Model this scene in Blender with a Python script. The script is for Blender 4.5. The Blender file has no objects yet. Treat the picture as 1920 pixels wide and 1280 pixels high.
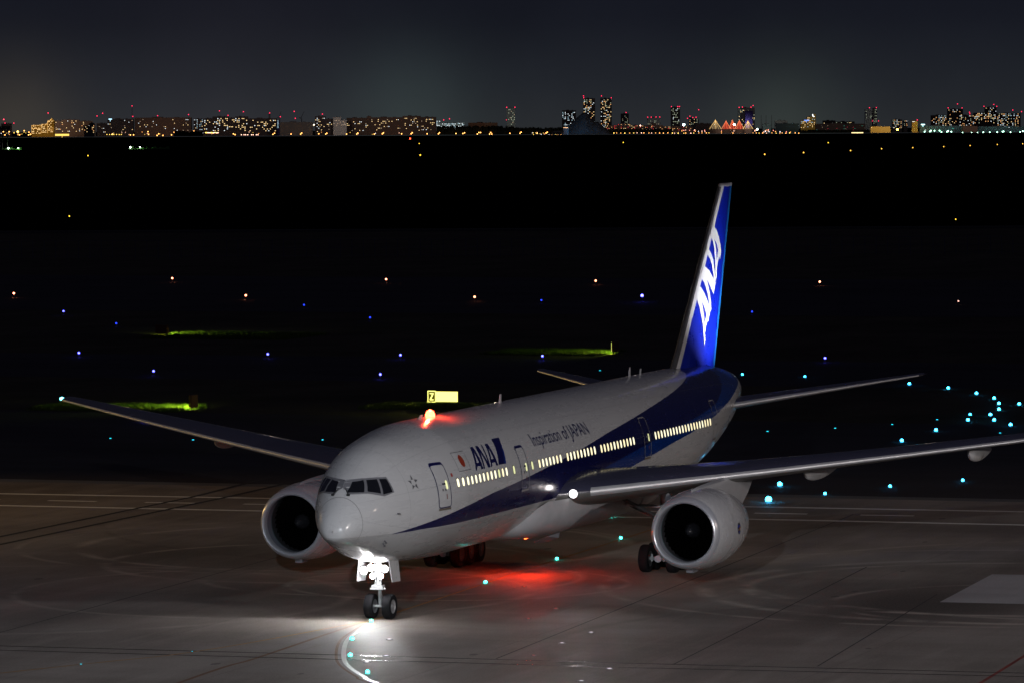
import bpy, bmesh, math, random
import numpy as np
from mathutils import Vector, Matrix
from mathutils.geometry import tessellate_polygon
random.seed(7)
R=math.radians
scene=bpy.context.scene
C=scene.collection
# ------------------------------------------------------------------ camera
CAM=Vector((-191.01227,-72.1553,21.4117))
RT=Vector((0.317624,-0.948203,-0.005055)); UP=Vector((0.043645,0.009294,0.999004)); FW=Vector((0.947212,0.317528,-0.044336))
cd=bpy.data.cameras.new('camera'); cam=bpy.data.objects.new('camera',cd); C.objects.link(cam)
cd.sensor_width=36; cd.sensor_fit='HORIZONTAL'; cd.lens=168.725; cd.clip_start=1; cd.clip_end=90000
M=Matrix((( RT.x,UP.x,-FW.x,CAM.x),(RT.y,UP.y,-FW.y,CAM.y),(RT.z,UP.z,-FW.z,CAM.z),(0,0,0,1)))
cam.matrix_world=M; scene.camera=cam
YAW=0.32345
FD=Vector((math.cos(YAW),math.sin(YAW),0)); RD=Vector((math.sin(YAW),-math.cos(YAW),0))
# ------------------------------------------------------------------ world (night sky with a faint city glow low down)
scene.view_settings.view_transform='Standard'; scene.view_settings.look='None'; scene.view_settings.exposure=0; scene.view_settings.gamma=1
W=bpy.data.worlds.new('World'); scene.world=W; W.use_nodes=True
nt=W.node_tree; nt.nodes.clear()
def N(nt,t,**k):
    n=nt.nodes.new(t)
    for a,b in k.items(): setattr(n,a,b)
    return n
def mth(nt,op,a,b=None,c=None,clamp=False):
    n=nt.nodes.new('ShaderNodeMath'); n.operation=op; n.use_clamp=clamp
    for i,x in enumerate((a,b,c)):
        if x is None: continue
        if isinstance(x,(int,float)): n.inputs[i].default_value=x
        else: nt.links.new(x,n.inputs[i])
    return n.outputs[0]
def ramp(nt,fac,stops,interp='LINEAR'):
    n=nt.nodes.new('ShaderNodeValToRGB'); n.color_ramp.interpolation=interp
    e=n.color_ramp.elements
    while len(e)<len(stops): e.new(0.5)
    for x,(p,c) in zip(e,stops):
        x.position=p; x.color=(c[0],c[1],c[2],1) if not isinstance(c,(int,float)) else (c,c,c,1)
    nt.links.new(fac,n.inputs[0]); return n.outputs[0]
def mixc(nt,f,a,b,mode='MIX'):
    n=nt.nodes.new('ShaderNodeMix'); n.data_type='RGBA'; n.blend_type=mode
    for s,x in ((n.inputs[0],f),(n.inputs[6],a),(n.inputs[7],b)):
        if isinstance(x,(int,float)): s.default_value=x
        elif isinstance(x,(tuple,list)): s.default_value=(x[0],x[1],x[2],1)
        else: nt.links.new(x,s)
    return n.outputs[2]
tc=N(nt,'ShaderNodeTexCoord'); sp=N(nt,'ShaderNodeSeparateXYZ'); nt.links.new(tc.outputs['Generated'],sp.inputs[0])
el=mth(nt,'DIVIDE',sp.outputs[2],0.5,clamp=True)
base=ramp(nt,el,[(0,(.0205,.0228,.0262)),(.018,(.0142,.0165,.0215)),(.045,(.0080,.0092,.0145)),(.09,(.0058,.0065,.0125)),(1,(.012,.012,.022))])
col=base
for (u,wd,c) in ((770,.014,(.012,.019,.017)),(1470,.012,(.013,.018,.013)),(30,.012,(.020,.014,.006)),(420,.03,(.006,.005,.006))):
    d=(FW+RT*((u-960)/9000)); d.z=0.002; d.normalize()
    vm=N(nt,'ShaderNodeVectorMath',operation='DISTANCE'); nt.links.new(tc.outputs['Generated'],vm.inputs[0]); vm.inputs[1].default_value=d
    g=mth(nt,'EXPONENT',mth(nt,'MULTIPLY',mth(nt,'POWER',mth(nt,'DIVIDE',vm.outputs['Value'],wd),2.0),-1.0))
    sc=N(nt,'ShaderNodeVectorMath',operation='SCALE'); sc.inputs[0].default_value=c; nt.links.new(g,sc.inputs[3])
    ad=N(nt,'ShaderNodeVectorMath',operation='ADD'); nt.links.new(col,ad.inputs[0]); nt.links.new(sc.outputs[0],ad.inputs[1]); col=ad.outputs[0]
nz=N(nt,'ShaderNodeTexNoise'); nz.inputs['Scale'].default_value=30; nz.inputs['Detail'].default_value=4; nt.links.new(tc.outputs['Generated'],nz.inputs['Vector'])
nf=mth(nt,'MULTIPLY_ADD',nz.outputs['Fac'],.5,.75)
sc=N(nt,'ShaderNodeVectorMath',operation='SCALE'); nt.links.new(col,sc.inputs[0]); nt.links.new(nf,sc.inputs[3]); col=sc.outputs[0]
bg=N(nt,'ShaderNodeBackground'); nt.links.new(col,bg.inputs[0]); bg.inputs[1].default_value=1.0
sky=N(nt,'ShaderNodeTexSky'); sky.sky_type='NISHITA'; sky.sun_disc=False; sky.sun_elevation=R(-4); sky.sun_rotation=R(200)
bg2=N(nt,'ShaderNodeBackground'); nt.links.new(sky.outputs[0],bg2.inputs[0]); bg2.inputs[1].default_value=.0
ads=N(nt,'ShaderNodeAddShader'); nt.links.new(bg.outputs[0],ads.inputs[0]); nt.links.new(bg2.outputs[0],ads.inputs[1])
wo=N(nt,'ShaderNodeOutputWorld'); nt.links.new(ads.outputs[0],wo.inputs[0])
scene.cycles.sample_clamp_indirect=4
scene.cycles.max_bounces=6
# ------------------------------------------------------------------ materials
MATS={}
def mat(name,col,rough=.5,metal=0,emit=None,es=0,coat=0,spec=.5,samp=True):
    if name in MATS: return MATS[name]
    m=bpy.data.materials.new(name); m.use_nodes=True
    b=m.node_tree.nodes['Principled BSDF']
    b.inputs['Base Color'].default_value=(*col,1); b.inputs['Roughness'].default_value=rough; b.inputs['Metallic'].default_value=metal
    b.inputs['Coat Weight'].default_value=coat; b.inputs['Coat Roughness'].default_value=.08; b.inputs['Specular IOR Level'].default_value=spec
    if emit: b.inputs['Emission Color'].default_value=(*emit,1); b.inputs['Emission Strength'].default_value=es
    if not samp: m.cycles.emission_sampling='NONE'
    MATS[name]=m; return m
def dirty(name,col,rough=.4,metal=0,amt=.25,scale=1.5,coat=0,stretch=(1,1,1),spec=.5,bump=0):
    m=mat(name,col,rough,metal,coat=coat,spec=spec); t=m.node_tree; b=t.nodes['Principled BSDF']
    tc=N(t,'ShaderNodeTexCoord'); mp=N(t,'ShaderNodeMapping'); mp.inputs['Scale'].default_value=stretch
    t.links.new(tc.outputs['Object'],mp.inputs[0])
    n=N(t,'ShaderNodeTexNoise'); n.inputs['Scale'].default_value=scale; n.inputs['Detail'].default_value=7; n.inputs['Roughness'].default_value=.62
    t.links.new(mp.outputs[0],n.inputs['Vector'])
    c=ramp(t,n.outputs['Fac'],[(.3,tuple(x*(1-amt) for x in col)),(.68,tuple(min(1,x*(1+amt*.5)) for x in col))])
    t.links.new(c,b.inputs['Base Color'])
    t.links.new(mth(t,'MULTIPLY_ADD',n.outputs['Fac'],.25,rough-.12),b.inputs['Roughness'])
    if bump:
        bp=N(t,'ShaderNodeBump'); bp.inputs['Strength'].default_value=bump; t.links.new(n.outputs['Fac'],bp.inputs['Height']); t.links.new(bp.outputs[0],b.inputs['Normal'])
    return m
# ------------------------------------------------------------------ mesh helpers
def meshobj(name,verts,faces,mats,parent=None,smooth=True,idx=None):
    me=bpy.data.meshes.new(name); me.from_pydata([tuple(v) for v in verts],[],faces)
    for m in (mats if isinstance(mats,(list,tuple)) else [mats]): me.materials.append(m)
    if idx: me.polygons.foreach_set('material_index',idx)
    if smooth: me.polygons.foreach_set('use_smooth',[True]*len(me.polygons))
    me.update()
    o=bpy.data.objects.new(name,me); C.objects.link(o)
    if parent is not None: o.parent=parent
    return o
def empty(name,loc=(0,0,0),rot=(0,0,0),label=None,cat=None,group=None,parent=None):
    o=bpy.data.objects.new(name,None); C.objects.link(o); o.location=loc; o.rotation_euler=rot; o.empty_display_size=.5
    if parent is not None: o.parent=parent
    tag(o,label,cat,group); return o
def tag(o,label=None,cat=None,group=None,kind=None):
    if label: o['label']=label
    if cat: o['category']=cat
    if group: o['group']=group
    if kind: o['kind']=kind
    return o
class G:
    def __init__(s): s.v=[]; s.f=[]; s.m=[]
    def add(s,v,f,mi=0):
        o=len(s.v); s.v+= [tuple(x) for x in v]; s.f+=[tuple(i+o for i in q) for q in f]; s.m+=[mi]*len(f); return s
    def box(s,x0,x1,y0,y1,z0,z1,mi=0):
        v=[(x,y,z) for x in(x0,x1) for y in(y0,y1) for z in(z0,z1)]
        return s.add(v,[(0,1,3,2),(4,6,7,5),(0,4,5,1),(2,3,7,6),(0,2,6,4),(1,5,7,3)],mi)
    def tube(s,p0,p1,r0,r1=None,n=14,mi=0,cap=True):
        r1=r0 if r1 is None else r1; p0=Vector(p0); p1=Vector(p1); d=(p1-p0).normalized()
        a=d.orthogonal().normalized(); b=d.cross(a); v=[]
        for p,r in((p0,r0),(p1,r1)):
            for i in range(n):
                t=2*math.pi*i/n; v.append(p+a*(r*math.cos(t))+b*(r*math.sin(t)))
        f=[(i,(i+1)%n,n+(i+1)%n,n+i) for i in range(n)]
        if cap: f+=[tuple(range(n-1,-1,-1)),tuple(range(n,2*n))]
        return s.add(v,f,mi)
    def rev(s,prof,axis='x',c=(0,0,0),n=48,mi=0):
        v=[]
        for a,r in prof:
            for i in range(n):
                t=2*math.pi*i/n; p=(a,r*math.cos(t),r*math.sin(t))
                if axis=='y': p=(p[1],p[0],p[2])
                if axis=='z': p=(p[1],p[2],p[0])
                v.append((p[0]+c[0],p[1]+c[1],p[2]+c[2]))
        f=[(k*n+i,k*n+(i+1)%n,(k+1)*n+(i+1)%n,(k+1)*n+i) for k in range(len(prof)-1) for i in range(n)]
        return s.add(v,f,mi)
    def obj(s,name,mats,parent=None,smooth=True,auto=None):
        o=meshobj(name,s.v,s.f,mats,parent,smooth,s.m)
        bm=bmesh.new(); bm.from_mesh(o.data); bmesh.ops.recalc_face_normals(bm,faces=bm.faces); bm.to_mesh(o.data); bm.free()
        if smooth: o.data.set_sharp_from_angle(angle=R(38))
        return o
# ------------------------------------------------------------------ lights with no lamp in view: apron floodlight masts out of view, one added to brighten the road
def lamp(name,kind,loc,power,col=(1,1,1),radius=.3,aim=None,size=None,blend=.2,parent=None):
    l=bpy.data.lights.new(name,kind); l.energy=power; l.color=col
    if kind in('POINT','SPOT'): l.shadow_soft_size=radius
    if kind=='SPOT': l.spot_size=R(size); l.spot_blend=blend
    o=bpy.data.objects.new(name,l); C.objects.link(o); o.location=loc
    if aim is not None:
        o.rotation_euler=(Vector(aim)-Vector(loc)).to_track_quat('-Z','Y').to_euler()
    if parent is not None: o.parent=parent
    return o
steel=mat('mast_steel',(.35,.36,.37),.4,.8)
def mast(x,y,h,aim,power,col,label,size=60,blend=.6,cut=None):
    t=empty('floodlight_mast',(x,y,0),label=label,cat='floodlight mast')
    G().tube((0,0,0),(0,0,h),.45,.22).box(-.8,.8,-.8,.8,0,.25).obj('pole',steel,t)
    g=G().box(-1.8,1.8,-.15,.15,h,h+.3); g.obj('crossbar',steel,t)
    d=(Vector(aim)-Vector((x,y,h))).normalized()
    for k in(-1.3,0,1.3):
        g=G(); g.tube((k,0,h-.5),(k+d.x*.35,d.y*.35,h-.5+d.z*.35),.25,.4); g.obj('lamp_head',steel,t)
    if cut:
        f=Vector((d.x,d.y,0)).normalized(); q=Vector((-f.y,f.x,0)); c=Vector((d.x*1.5,d.y*1.5,h-.5+d.z*1.5))+f*3; zb=c.z-3*math.tan(R(cut)); v=[]
        for dd in(0,.06):
            for a,z in((-4,zb),(4,zb),(4,zb+2.6),(-4,zb+2.6)): p=c+q*a+f*dd; v.append((p.x,p.y,z))
        g=G(); g.add(v,[(0,1,2,3),(7,6,5,4),(0,4,5,1),(2,6,7,3),(0,3,7,4),(1,5,6,2)]); g.obj('light_cutoff_plate',steel,t,False)  # unseen plate added ahead of the lamp to keep light off the fin
    lamp('flood_lamp','SPOT',(d.x*1.5,d.y*1.5,h-.5+d.z*1.5),power,col,.14 if cut else 1.0,None,size,blend,t).rotation_euler=d.to_track_quat('-Z','Y').to_euler()
    return t
mast(-128,-38,32,(-22,-8,0),300000,(.88,.93,1.0),'tall floodlight mast ahead of the airliner nose',50,1,7.4)
mast(-62,-128,32,(6,-12,0),172000,(1.0,.93,.89),'tall floodlight mast off the airliner left wing side',62,1,7.2)
mast(30,-100,26,(58,-40,0),23000,(1.0,.80,.68),'added unseen floodlight mast right of the service road',95,1)  # added lamp, out of view, to brighten the service road
mast(54,108,24,(53,47,0),60000,(1.0,.62,.20),'shorter amber floodlight mast beside the service road',62,1)

# ------------------------------------------------------------------ aircraft section profile (metres, x aft from the nose)
Z0=5.429
ST=np.array([(0.078,-0.99,0.02,0.02,0.02),(0.144,-0.99,0.355,0.276,0.292),(0.36,-0.894,0.633,0.617,0.575),(0.784,-0.774,0.929,0.993,0.86),(1.254,-0.661,1.168,1.34,1.116),(1.913,-0.532,1.477,1.752,1.424),(2.665,-0.464,1.775,2.15,1.719),(3.606,-0.423,2.093,2.583,2.053),(4.547,-0.358,2.371,2.819,2.321),(5.488,-0.278,2.615,2.925,2.525),(6.429,-0.193,2.814,2.957,2.686),(7.84,-0.087,2.99,3.015,2.894),(9.251,0.0,3.09,3.057,3.031),(11.133,0.0,3.1,3.1,3.1),(13.015,0.0,3.1,3.1,3.1),(40.0,0.0,3.1,3.1,3.1),(42.0,0.0,3.1,3.1,3.1),(44.0,0.02,3.09,3.08,3.07),(46.0,0.12,3.05,2.98,2.99),(49.0,0.38,2.92,2.72,2.76),(52.0,0.72,2.66,2.36,2.42),(55.0,1.05,2.24,1.97,2.02),(58.0,1.33,1.66,1.45,1.6),(60.0,1.42,1.16,1.08,1.22),(61.3,1.38,0.72,0.92,1.0),(62.1,1.33,0.36,0.8,0.83),(62.45,1.32,0.14,0.68,0.7)])
def pchip_prep(x,y):
    h=np.diff(x); d=np.diff(y)/h; m=np.zeros(len(x))
    for i in range(1,len(x)-1):
        if d[i-1]*d[i]>0:
            a=2*h[i]+h[i-1]; b=h[i]+2*h[i-1]; m[i]=(a+b)/(a/d[i-1]+b/d[i])
    m[0]=d[0]; m[-1]=d[-1]; return h,m
PREP=[pchip_prep(ST[:,0],ST[:,k]) for k in range(1,5)]
def sec(X):
    X=min(max(X,ST[0,0]),ST[-1,0]); i=int(min(max(np.searchsorted(ST[:,0],X)-1,0),len(ST)-2)); out=[]
    for k in range(1,5):
        h,m=PREP[k-1]; t=(X-ST[i,0])/h[i]; y=ST[:,k]
        out.append(float(y[i]*(1+2*t)*(1-t)**2+m[i]*h[i]*t*(1-t)**2+y[i+1]*t*t*(3-2*t)+m[i+1]*h[i]*t*t*(t-1)))
    return out
def halfw(X,z):
    zc,hw,ht,hb=sec(X); d=z-Z0-zc; h=ht if d>0 else hb; q=1-(d/h)**2
    return hw*math.sqrt(q) if q>0 else 0.
def onskin(X,z,off=0,side=-1):
    y=halfw(X,z); e=.03
    dx=(halfw(X+e,z)-halfw(X-e,z))/(2*e); dz=(halfw(X,z+e)-halfw(X,z-e))/(2*e)
    n=Vector((-dx,1,-dz)).normalized()*off
    return (X+n.x,side*(y+n.y),z+n.z)
# ------------------------------------------------------------------ livery material (paint scheme that follows fixed lines on the hull)
def fcurve(t,xin,pts,xs,ys):
    n=t.nodes.new('ShaderNodeFloatCurve'); cu=n.mapping.curves[0]
    pts=[(x/xs,y/ys) for x,y in pts]
    cu.points[0].location=pts[0]; cu.points[1].location=pts[-1]
    for p in pts[1:-1]: cu.points.new(*p)
    for p in cu.points: p.handle_type='VECTOR'
    n.mapping.update(); t.links.new(mth(t,'DIVIDE',xin,xs),n.inputs['Value'])
    return mth(t,'MULTIPLY',n.outputs[0],ys)
NAVY=(.0030,.0038,.062); LBLUE=(.003,.032,.21); WHITE=(.56,.56,.57)
def livery():
    m=bpy.data.materials.new('hull_paint'); m.use_nodes=True; t=m.node_tree; b=t.nodes['Principled BSDF']
    tc=N(t,'ShaderNodeTexCoord'); s=N(t,'ShaderNodeSeparateXYZ'); t.links.new(tc.outputs['Object'],s.inputs[0]); X,Y,Z=s.outputs
    up=fcurve(t,X,[(0,0.5),(2.6,4.0),(2.95,4.14),(4.41,4.32),(6.34,4.58),(8.87,4.87),(12.2,5.17),(14.86,5.33),(17.63,5.53),(20.72,5.77),(25.61,6.17),(30.25,6.62),(35.52,7.04),(39.35,7.36),(43.65,7.71),(46.36,7.96),(48.27,8.16),(49.57,8.31),(50.4,8.5),(51.2,9.9),(64,9.9)],64,10)
    lo=fcurve(t,X,[(0,4.12),(3,4.12),(5,4.17),(8,4.16),(16,4.14),(21,4.12),(27,4.2),(31.57,4.46),(33.33,4.69),(36.71,5.02),(40.25,5.38),(43.61,5.66),(46.33,5.9),(49.06,6.25),(51.04,6.5),(56,7.1),(64,7.9)],64,10)
    mi=fcurve(t,X,[(0,0),(25,4.2),(27.34,4.72),(29.51,5.05),(33.18,5.4),(35.2,5.58),(41.42,6.12),(45.76,6.4),(49.82,6.8),(51.84,7.25),(54.08,7.9),(55.5,9.9),(64,9.9)],64,10)
    def less(a,b,w=.012): # smooth a<b
        return mth(t,'MULTIPLY_ADD',mth(t,'SUBTRACT',b,a),1/w,.5,clamp=True)
    blue=mth(t,'MULTIPLY',less(Z,up),less(lo,Z)); light=mth(t,'MULTIPLY',less(Z,mi),blue)
    grey=less(Z,mth(t,'MULTIPLY_ADD',X,-.003,4.16))
    nz=N(t,'ShaderNodeTexNoise'); nz.inputs['Scale'].default_value=.9; nz.inputs['Detail'].default_value=8; nz.inputs['Roughness'].default_value=.65
    mp=N(t,'ShaderNodeMapping'); mp.inputs['Scale'].default_value=(.35,1,2.2); t.links.new(tc.outputs['Object'],mp.inputs[0]); t.links.new(mp.outputs[0],nz.inputs['Vector'])
    wh=ramp(t,nz.outputs['Fac'],[(.3,(.535,.535,.55)),(.65,WHITE)])
    c=mixc(t,grey,wh,(.40,.40,.41)); c=mixc(t,blue,c,NAVY); c=mixc(t,light,c,LBLUE)
    # panel joints: hull frames and lap seams
    def line(v,per,w,off=0):
        f=mth(t,'PINGPONG',mth(t,'ADD',v,off),per/2); return mth(t,'LESS_THAN',f,w)
    ang=mth(t,'ARCTAN2',mth(t,'SUBTRACT',Z,Z0),Y)
    l=mth(t,'MAXIMUM',line(X,5.2,.012,1.3),line(ang,.62,.0035,.16))
    c=mixc(t,mth(t,'MULTIPLY',l,.35),c,(.12,.12,.13))
    t.links.new(c,b.inputs['Base Color'])
    t.links.new(mth(t,'MULTIPLY_ADD',nz.outputs['Fac'],.16,.20),b.inputs['Roughness'])
    b.inputs['Coat Weight'].default_value=.5; b.inputs['Coat Roughness'].default_value=.06
    n2=N(t,'ShaderNodeTexNoise'); n2.inputs['Scale'].default_value=1.1; n2.inputs['Detail'].default_value=3; t.links.new(tc.outputs['Object'],n2.inputs['Vector'])
    bp=N(t,'ShaderNodeBump'); bp.inputs['Strength'].default_value=.06; bp.inputs['Distance'].default_value=.12; t.links.new(n2.outputs['Fac'],bp.inputs['Height']); t.links.new(bp.outputs[0],b.inputs['Normal'])
    t.links.new(bp.outputs[0],b.inputs['Coat Normal'])
    return m
PAINT=livery()
navy=mat('navy_marking',NAVY,.35); navy2=mat('blue_marking',(.004,.02,.17),.35)
white=dirty('white_paint',(.56,.56,.57),.3,amt=.15,coat=.3)
grey=dirty('grey_paint',(.40,.40,.42),.36,amt=.12,coat=.2)
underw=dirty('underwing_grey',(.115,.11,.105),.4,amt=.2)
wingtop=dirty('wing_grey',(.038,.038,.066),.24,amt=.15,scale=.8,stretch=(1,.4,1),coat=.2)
slatm=dirty('slat_metal',(.50,.50,.52),.38,.5,amt=.08)
lipm=mat('inlet_metal',(.66,.68,.74),.30,.6)
black=mat('black_void',(.004,.004,.005),.6); rubber=dirty('tyre_rubber',(.010,.010,.012),.85,amt=.3,scale=6,spec=.15)
hub=dirty('wheel_hub',(.33,.33,.34),.45,.4,amt=.3,scale=8); gearm=dirty('gear_grey',(.42,.43,.44),.4,.2,amt=.3,scale=6)
darkst=dirty('dark_strut',(.10,.10,.10),.5,.3,amt=.3,scale=5)
glassd=mat('cockpit_glass',(.008,.009,.012),.06,coat=.5,spec=.7)
framem=dirty('window_frame',(.17,.17,.19),.4,amt=.2)
# ------------------------------------------------------------------ the airliner
TILT=.0079
jet=empty('airliner',(0,0,-TILT*20),(0,-TILT,0),'white and blue twin engine jet airliner taxiing with bright nose lights and red beacon','airplane')
# fuselage
Xs=[ST[0,0]]+[ST[0,0]+1.1*(k/16)**2 for k in range(1,17)]
x=Xs[-1]
while x<13: x+=.3; Xs.append(x)
while x<41: x+=1.; Xs.append(x)
while x<61.8: x+=.5; Xs.append(x)
Xs+=[62.15,62.3,62.45]
NR=112; vs=[]; fs=[]
for X in Xs:
    zc,hw,ht,hb=sec(X)
    for i in range(NR):
        a=2*math.pi*i/NR; c=math.cos(a); vs.append((X,hw*math.sin(a),Z0+zc+(ht if c>0 else hb)*c))
for k in range(len(Xs)-1):
    for i in range(NR): fs.append((k*NR+i,k*NR+(i+1)%NR,(k+1)*NR+(i+1)%NR,(k+1)*NR+i))
fs.append(tuple(range(NR))); fs.append(tuple((len(Xs)-1)*NR+i for i in range(NR-1,-1,-1)))
fus=meshobj('fuselage',vs,fs,PAINT,jet)
# wing to body fairing
def fairing():
    g=G(); sta=[(18.2,1.6,.06,-2.95),(19.2,2.35,.35,-2.9),(20.6,2.95,.75,-2.85),(22.5,3.35,1.1,-2.8),(25,3.55,1.25,-2.75),(30,3.62,1.3,-2.72),(35,3.5,1.25,-2.72),(38.5,3.1,1.05,-2.8),(41.5,2.3,.6,-2.9),(43.6,1.2,.08,-3.0)]
    n=40; v=[]
    for X,w,h,zb in sta:
        # superellipse cap wrapped under the belly: from side (high) to bottom
        for i in range(n+1):
            a=math.pi*i/n; c=math.cos(a); s=math.sin(a)
            y=w*(abs(c)**.72)*(1 if c>0 else -1); zt=-1.35 if 20<X<41 else -1.9
            zl=zb-.62*h/1.3; z=zt+(zl-zt)*(s**.62)
            v.append((X,y,Z0+z))
    f=[(k*(n+1)+i,k*(n+1)+i+1,(k+1)*(n+1)+i+1,(k+1)*(n+1)+i) for k in range(len(sta)-1) for i in range(n)]
    g.add(v,f); return g.obj('belly_fairing',grey,jet)
fairing()
# --- decals that lie on the skin
def decal(name,loops,m,parent,off=.008,side=-1,step=.14,stepx=.5,curve=True,plane=None):
    """loops: list of polygons, each a list of loops (outer, hole...) in (x,z); mapped on the port skin"""
    bm=bmesh.new()
    for poly in loops:
        V=[Vector((p[0],0,p[1])) for lp in poly for p in lp]
        bv=[bm.verts.new(v) for v in V]
        for t in tessellate_polygon([[Vector((p[0],p[1],0)) for p in lp] for lp in poly]):
            try: bm.faces.new([bv[i] for i in t])
            except ValueError: pass
    return _decal(name,bm,m,parent,off,side,step,stepx,plane)
def _decal(name,bm,m,parent,off,side,step,stepx,plane=None):
    xs=[v.co.x for v in bm.verts]; zs=[v.co.z for v in bm.verts]
    def cuts(lo,hi,st):
        k=math.ceil(lo/st)
        while k*st<hi: yield k*st; k+=1
    if plane is None:
        for z in cuts(min(zs),max(zs),step): bmesh.ops.bisect_plane(bm,geom=bm.verts[:]+bm.edges[:]+bm.faces[:],plane_co=(0,0,z),plane_no=(0,0,1))
        for X in cuts(min(xs),max(xs),stepx): bmesh.ops.bisect_plane(bm,geom=bm.verts[:]+bm.edges[:]+bm.faces[:],plane_co=(X,0,0),plane_no=(1,0,0))
        for v in bm.verts: v.co=Vector(onskin(v.co.x,v.co.z,off,side))
    else:
        for z in cuts(min(zs),max(zs),.22): bmesh.ops.bisect_plane(bm,geom=bm.verts[:]+bm.edges[:]+bm.faces[:],plane_co=(0,0,z),plane_no=(0,0,1))
        for X in cuts(min(xs),max(xs),.22): bmesh.ops.bisect_plane(bm,geom=bm.verts[:]+bm.edges[:]+bm.faces[:],plane_co=(X,0,0),plane_no=(1,0,0))
        for v in bm.verts: v.co=Vector((v.co.x,plane(v.co.x,v.co.z)*1.0,v.co.z))
    bmesh.ops.remove_doubles(bm,verts=bm.verts,dist=1e-4); bmesh.ops.recalc_face_normals(bm,faces=bm.faces)
    # make the normals point outboard
    if bm.faces:
        bm.normal_update(); sy=sum(f.normal.y*f.calc_area() for f in bm.faces)
        if sy*side<0: bmesh.ops.reverse_faces(bm,faces=bm.faces)
    me=bpy.data.meshes.new(name); bm.to_mesh(me); bm.free(); me.materials.append(m)
    o=bpy.data.objects.new(name,me); C.objects.link(o); o.parent=parent; return o
def rrect(x0,x1,z0,z1,r,n=5,sk=0):
    o=[]
    for cx,cz,a0 in((x1-r,z1-r,0),(x0+r,z1-r,90),(x0+r,z0+r,180),(x1-r,z0+r,270)):
        for k in range(n+1):
            a=R(a0+90*k/n); o.append((cx+r*math.cos(a),cz+r*math.sin(a)))
    return o
# cabin windows (lit)
wl=[mat('window_light',(.9,.9,.7),.3,emit=(1.0,.93,.62),es=1.25),mat('window_light_dim',(.8,.8,.5),.3,emit=(.86,.9,.42),es=.8),mat('window_light_warm',(.9,.85,.6),.3,emit=(1.0,.86,.5),es=1.2)]
rim=mat('window_rim',(.10,.10,.11),.4)
ks=list(range(13))+[14,19]+list(range(21,28))+list(range(29,38))+list(range(39,50))+list(range(56,76))
random.seed(3)
for k in ks:
    X=7.95+k*.5292 if k<76 else 0
    w=decal('cabin_window',[[rrect(X-.148,X+.148,5.745,6.195,.147)]],rim,fus,.007,step=.12)
    decal('window_pane',[[rrect(X-.112,X+.112,5.78,6.16,.111)]],wl[1] if k in(10,14,19) else wl[0] if random.random()<.7 else wl[2],fus,.014,step=.12).parent=w
# doors
dmat=[navy,navy,mat('door_trim_light',(.30,.29,.28),.5),mat('door_trim_light',(.3,.29,.28),.5)]
sill=dirty('door_sill',(.16,.13,.10),.5,amt=.3)
for di,(x0,x1,z0,z1) in enumerate([(5.97,7.12,4.98,6.95),(16.3,17.41,4.98,6.96),(35.58,36.68,5.0,6.97),(48.35,49.3,5.05,7.02)]):
    d=decal('door',[[rrect(x0+.03,x1-.03,z0+.03,z1-.03,.14)]],PAINT,jet,.016)
    if di==1:
        zm=5.5
        o=rrect(x0,x1,z0,z1,.16); i_=rrect(x0+.055,x1-.055,z0+.05,z1-.11,.12)
        decal('door_frame',[[o,i_]],navy,d,.02)
        decal('door_frame',[[[(x0-.002,z0+.1),(x0+.055,z0+.1),(x0+.055,5.42),(x0-.002,5.40)]],[[(x1-.055,z0+.1),(x1+.002,z0+.1),(x1+.002,5.52),(x1-.055,5.5)]]],dmat[2],d,.026)
    else:
        decal('door_frame',[[rrect(x0,x1,z0,z1,.16),rrect(x0+.05,x1-.05,z0+.05,z1-(.12 if di==0 else .05),.12)]],dmat[di],d,.02)
    decal('door_sill',[[[(x0+.02,z0-.09),(x1-.03,z0-.09),(x1-.03,z0-.005),(x0+.02,z0-.005)]]],sill if di!=1 else dmat[2],d,.03)
    if di<3: decal('door_window',[[rrect(x1-.40,x1-.23,5.78,6.16,.08)]],wl[1],d,.024)
    hx=(x0+x1)/2
    decal('door_handle',[[rrect(hx-.16,hx+.16,5.98,6.06,.03)]],gearm if di>1 else mat('polished_handle',(.8,.82,.9),.12,.9),d,.035)
    for q in(-.14,.1): decal('door_placard',[[rrect(hx+q-.05,hx+q+.06,5.72,5.82,.02)]],rim,d,.024)
    if di<3: decal('door_placard',[[rrect(hx+.12,hx+.19,5.36,5.58,.02)]],mat('placard_red',(.22,.08,.07),.5),d,.024)
# livery lettering
logo=[[[(10.93,7.3),(11.29,7.3),(11.31,6.33),(11.05,6.33),(11.03,6.48),(10.62,6.49),(10.44,6.33),(10.29,6.33)],[(11.03,7.12),(10.73,6.63),(11.03,6.63)]],
 [[(11.6,7.3),(11.95,7.3),(12.14,6.58),(12.4,7.3),(12.54,7.3),(12.36,6.7),(12.3,6.33),(11.99,6.33),(11.78,7.05),(11.52,6.33),(11.36,6.33)]],
 [[(12.96,7.3),(13.32,7.3),(13.37,6.33),(13.12,6.33),(13.09,6.49),(12.68,6.49),(12.53,6.33),(12.38,6.33)],[(13.08,7.12),(12.76,6.64),(13.07,6.64)]]]
for i,nm in enumerate(('letter_a','letter_n','letter_a')): decal('logo_letter',[logo[i]],navy,fus,.010)
decal('logo_flag',[[[(14.22,7.44),(15.27,7.44),(15.1,7.3),(14.93,7.13),(14.78,6.88),(14.63,6.59),(14.46,6.33),(13.46,6.34),(13.72,6.69),(13.96,7.03)]]],navy,fus,.010)
decal('logo_flag',[[[(15.16,7.35),(14.96,7.19),(14.78,6.88),(14.63,6.59),(14.46,6.33),(14.24,6.33),(14.5,6.7),(14.79,7.06)]]],navy2,fus,.014)
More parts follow.
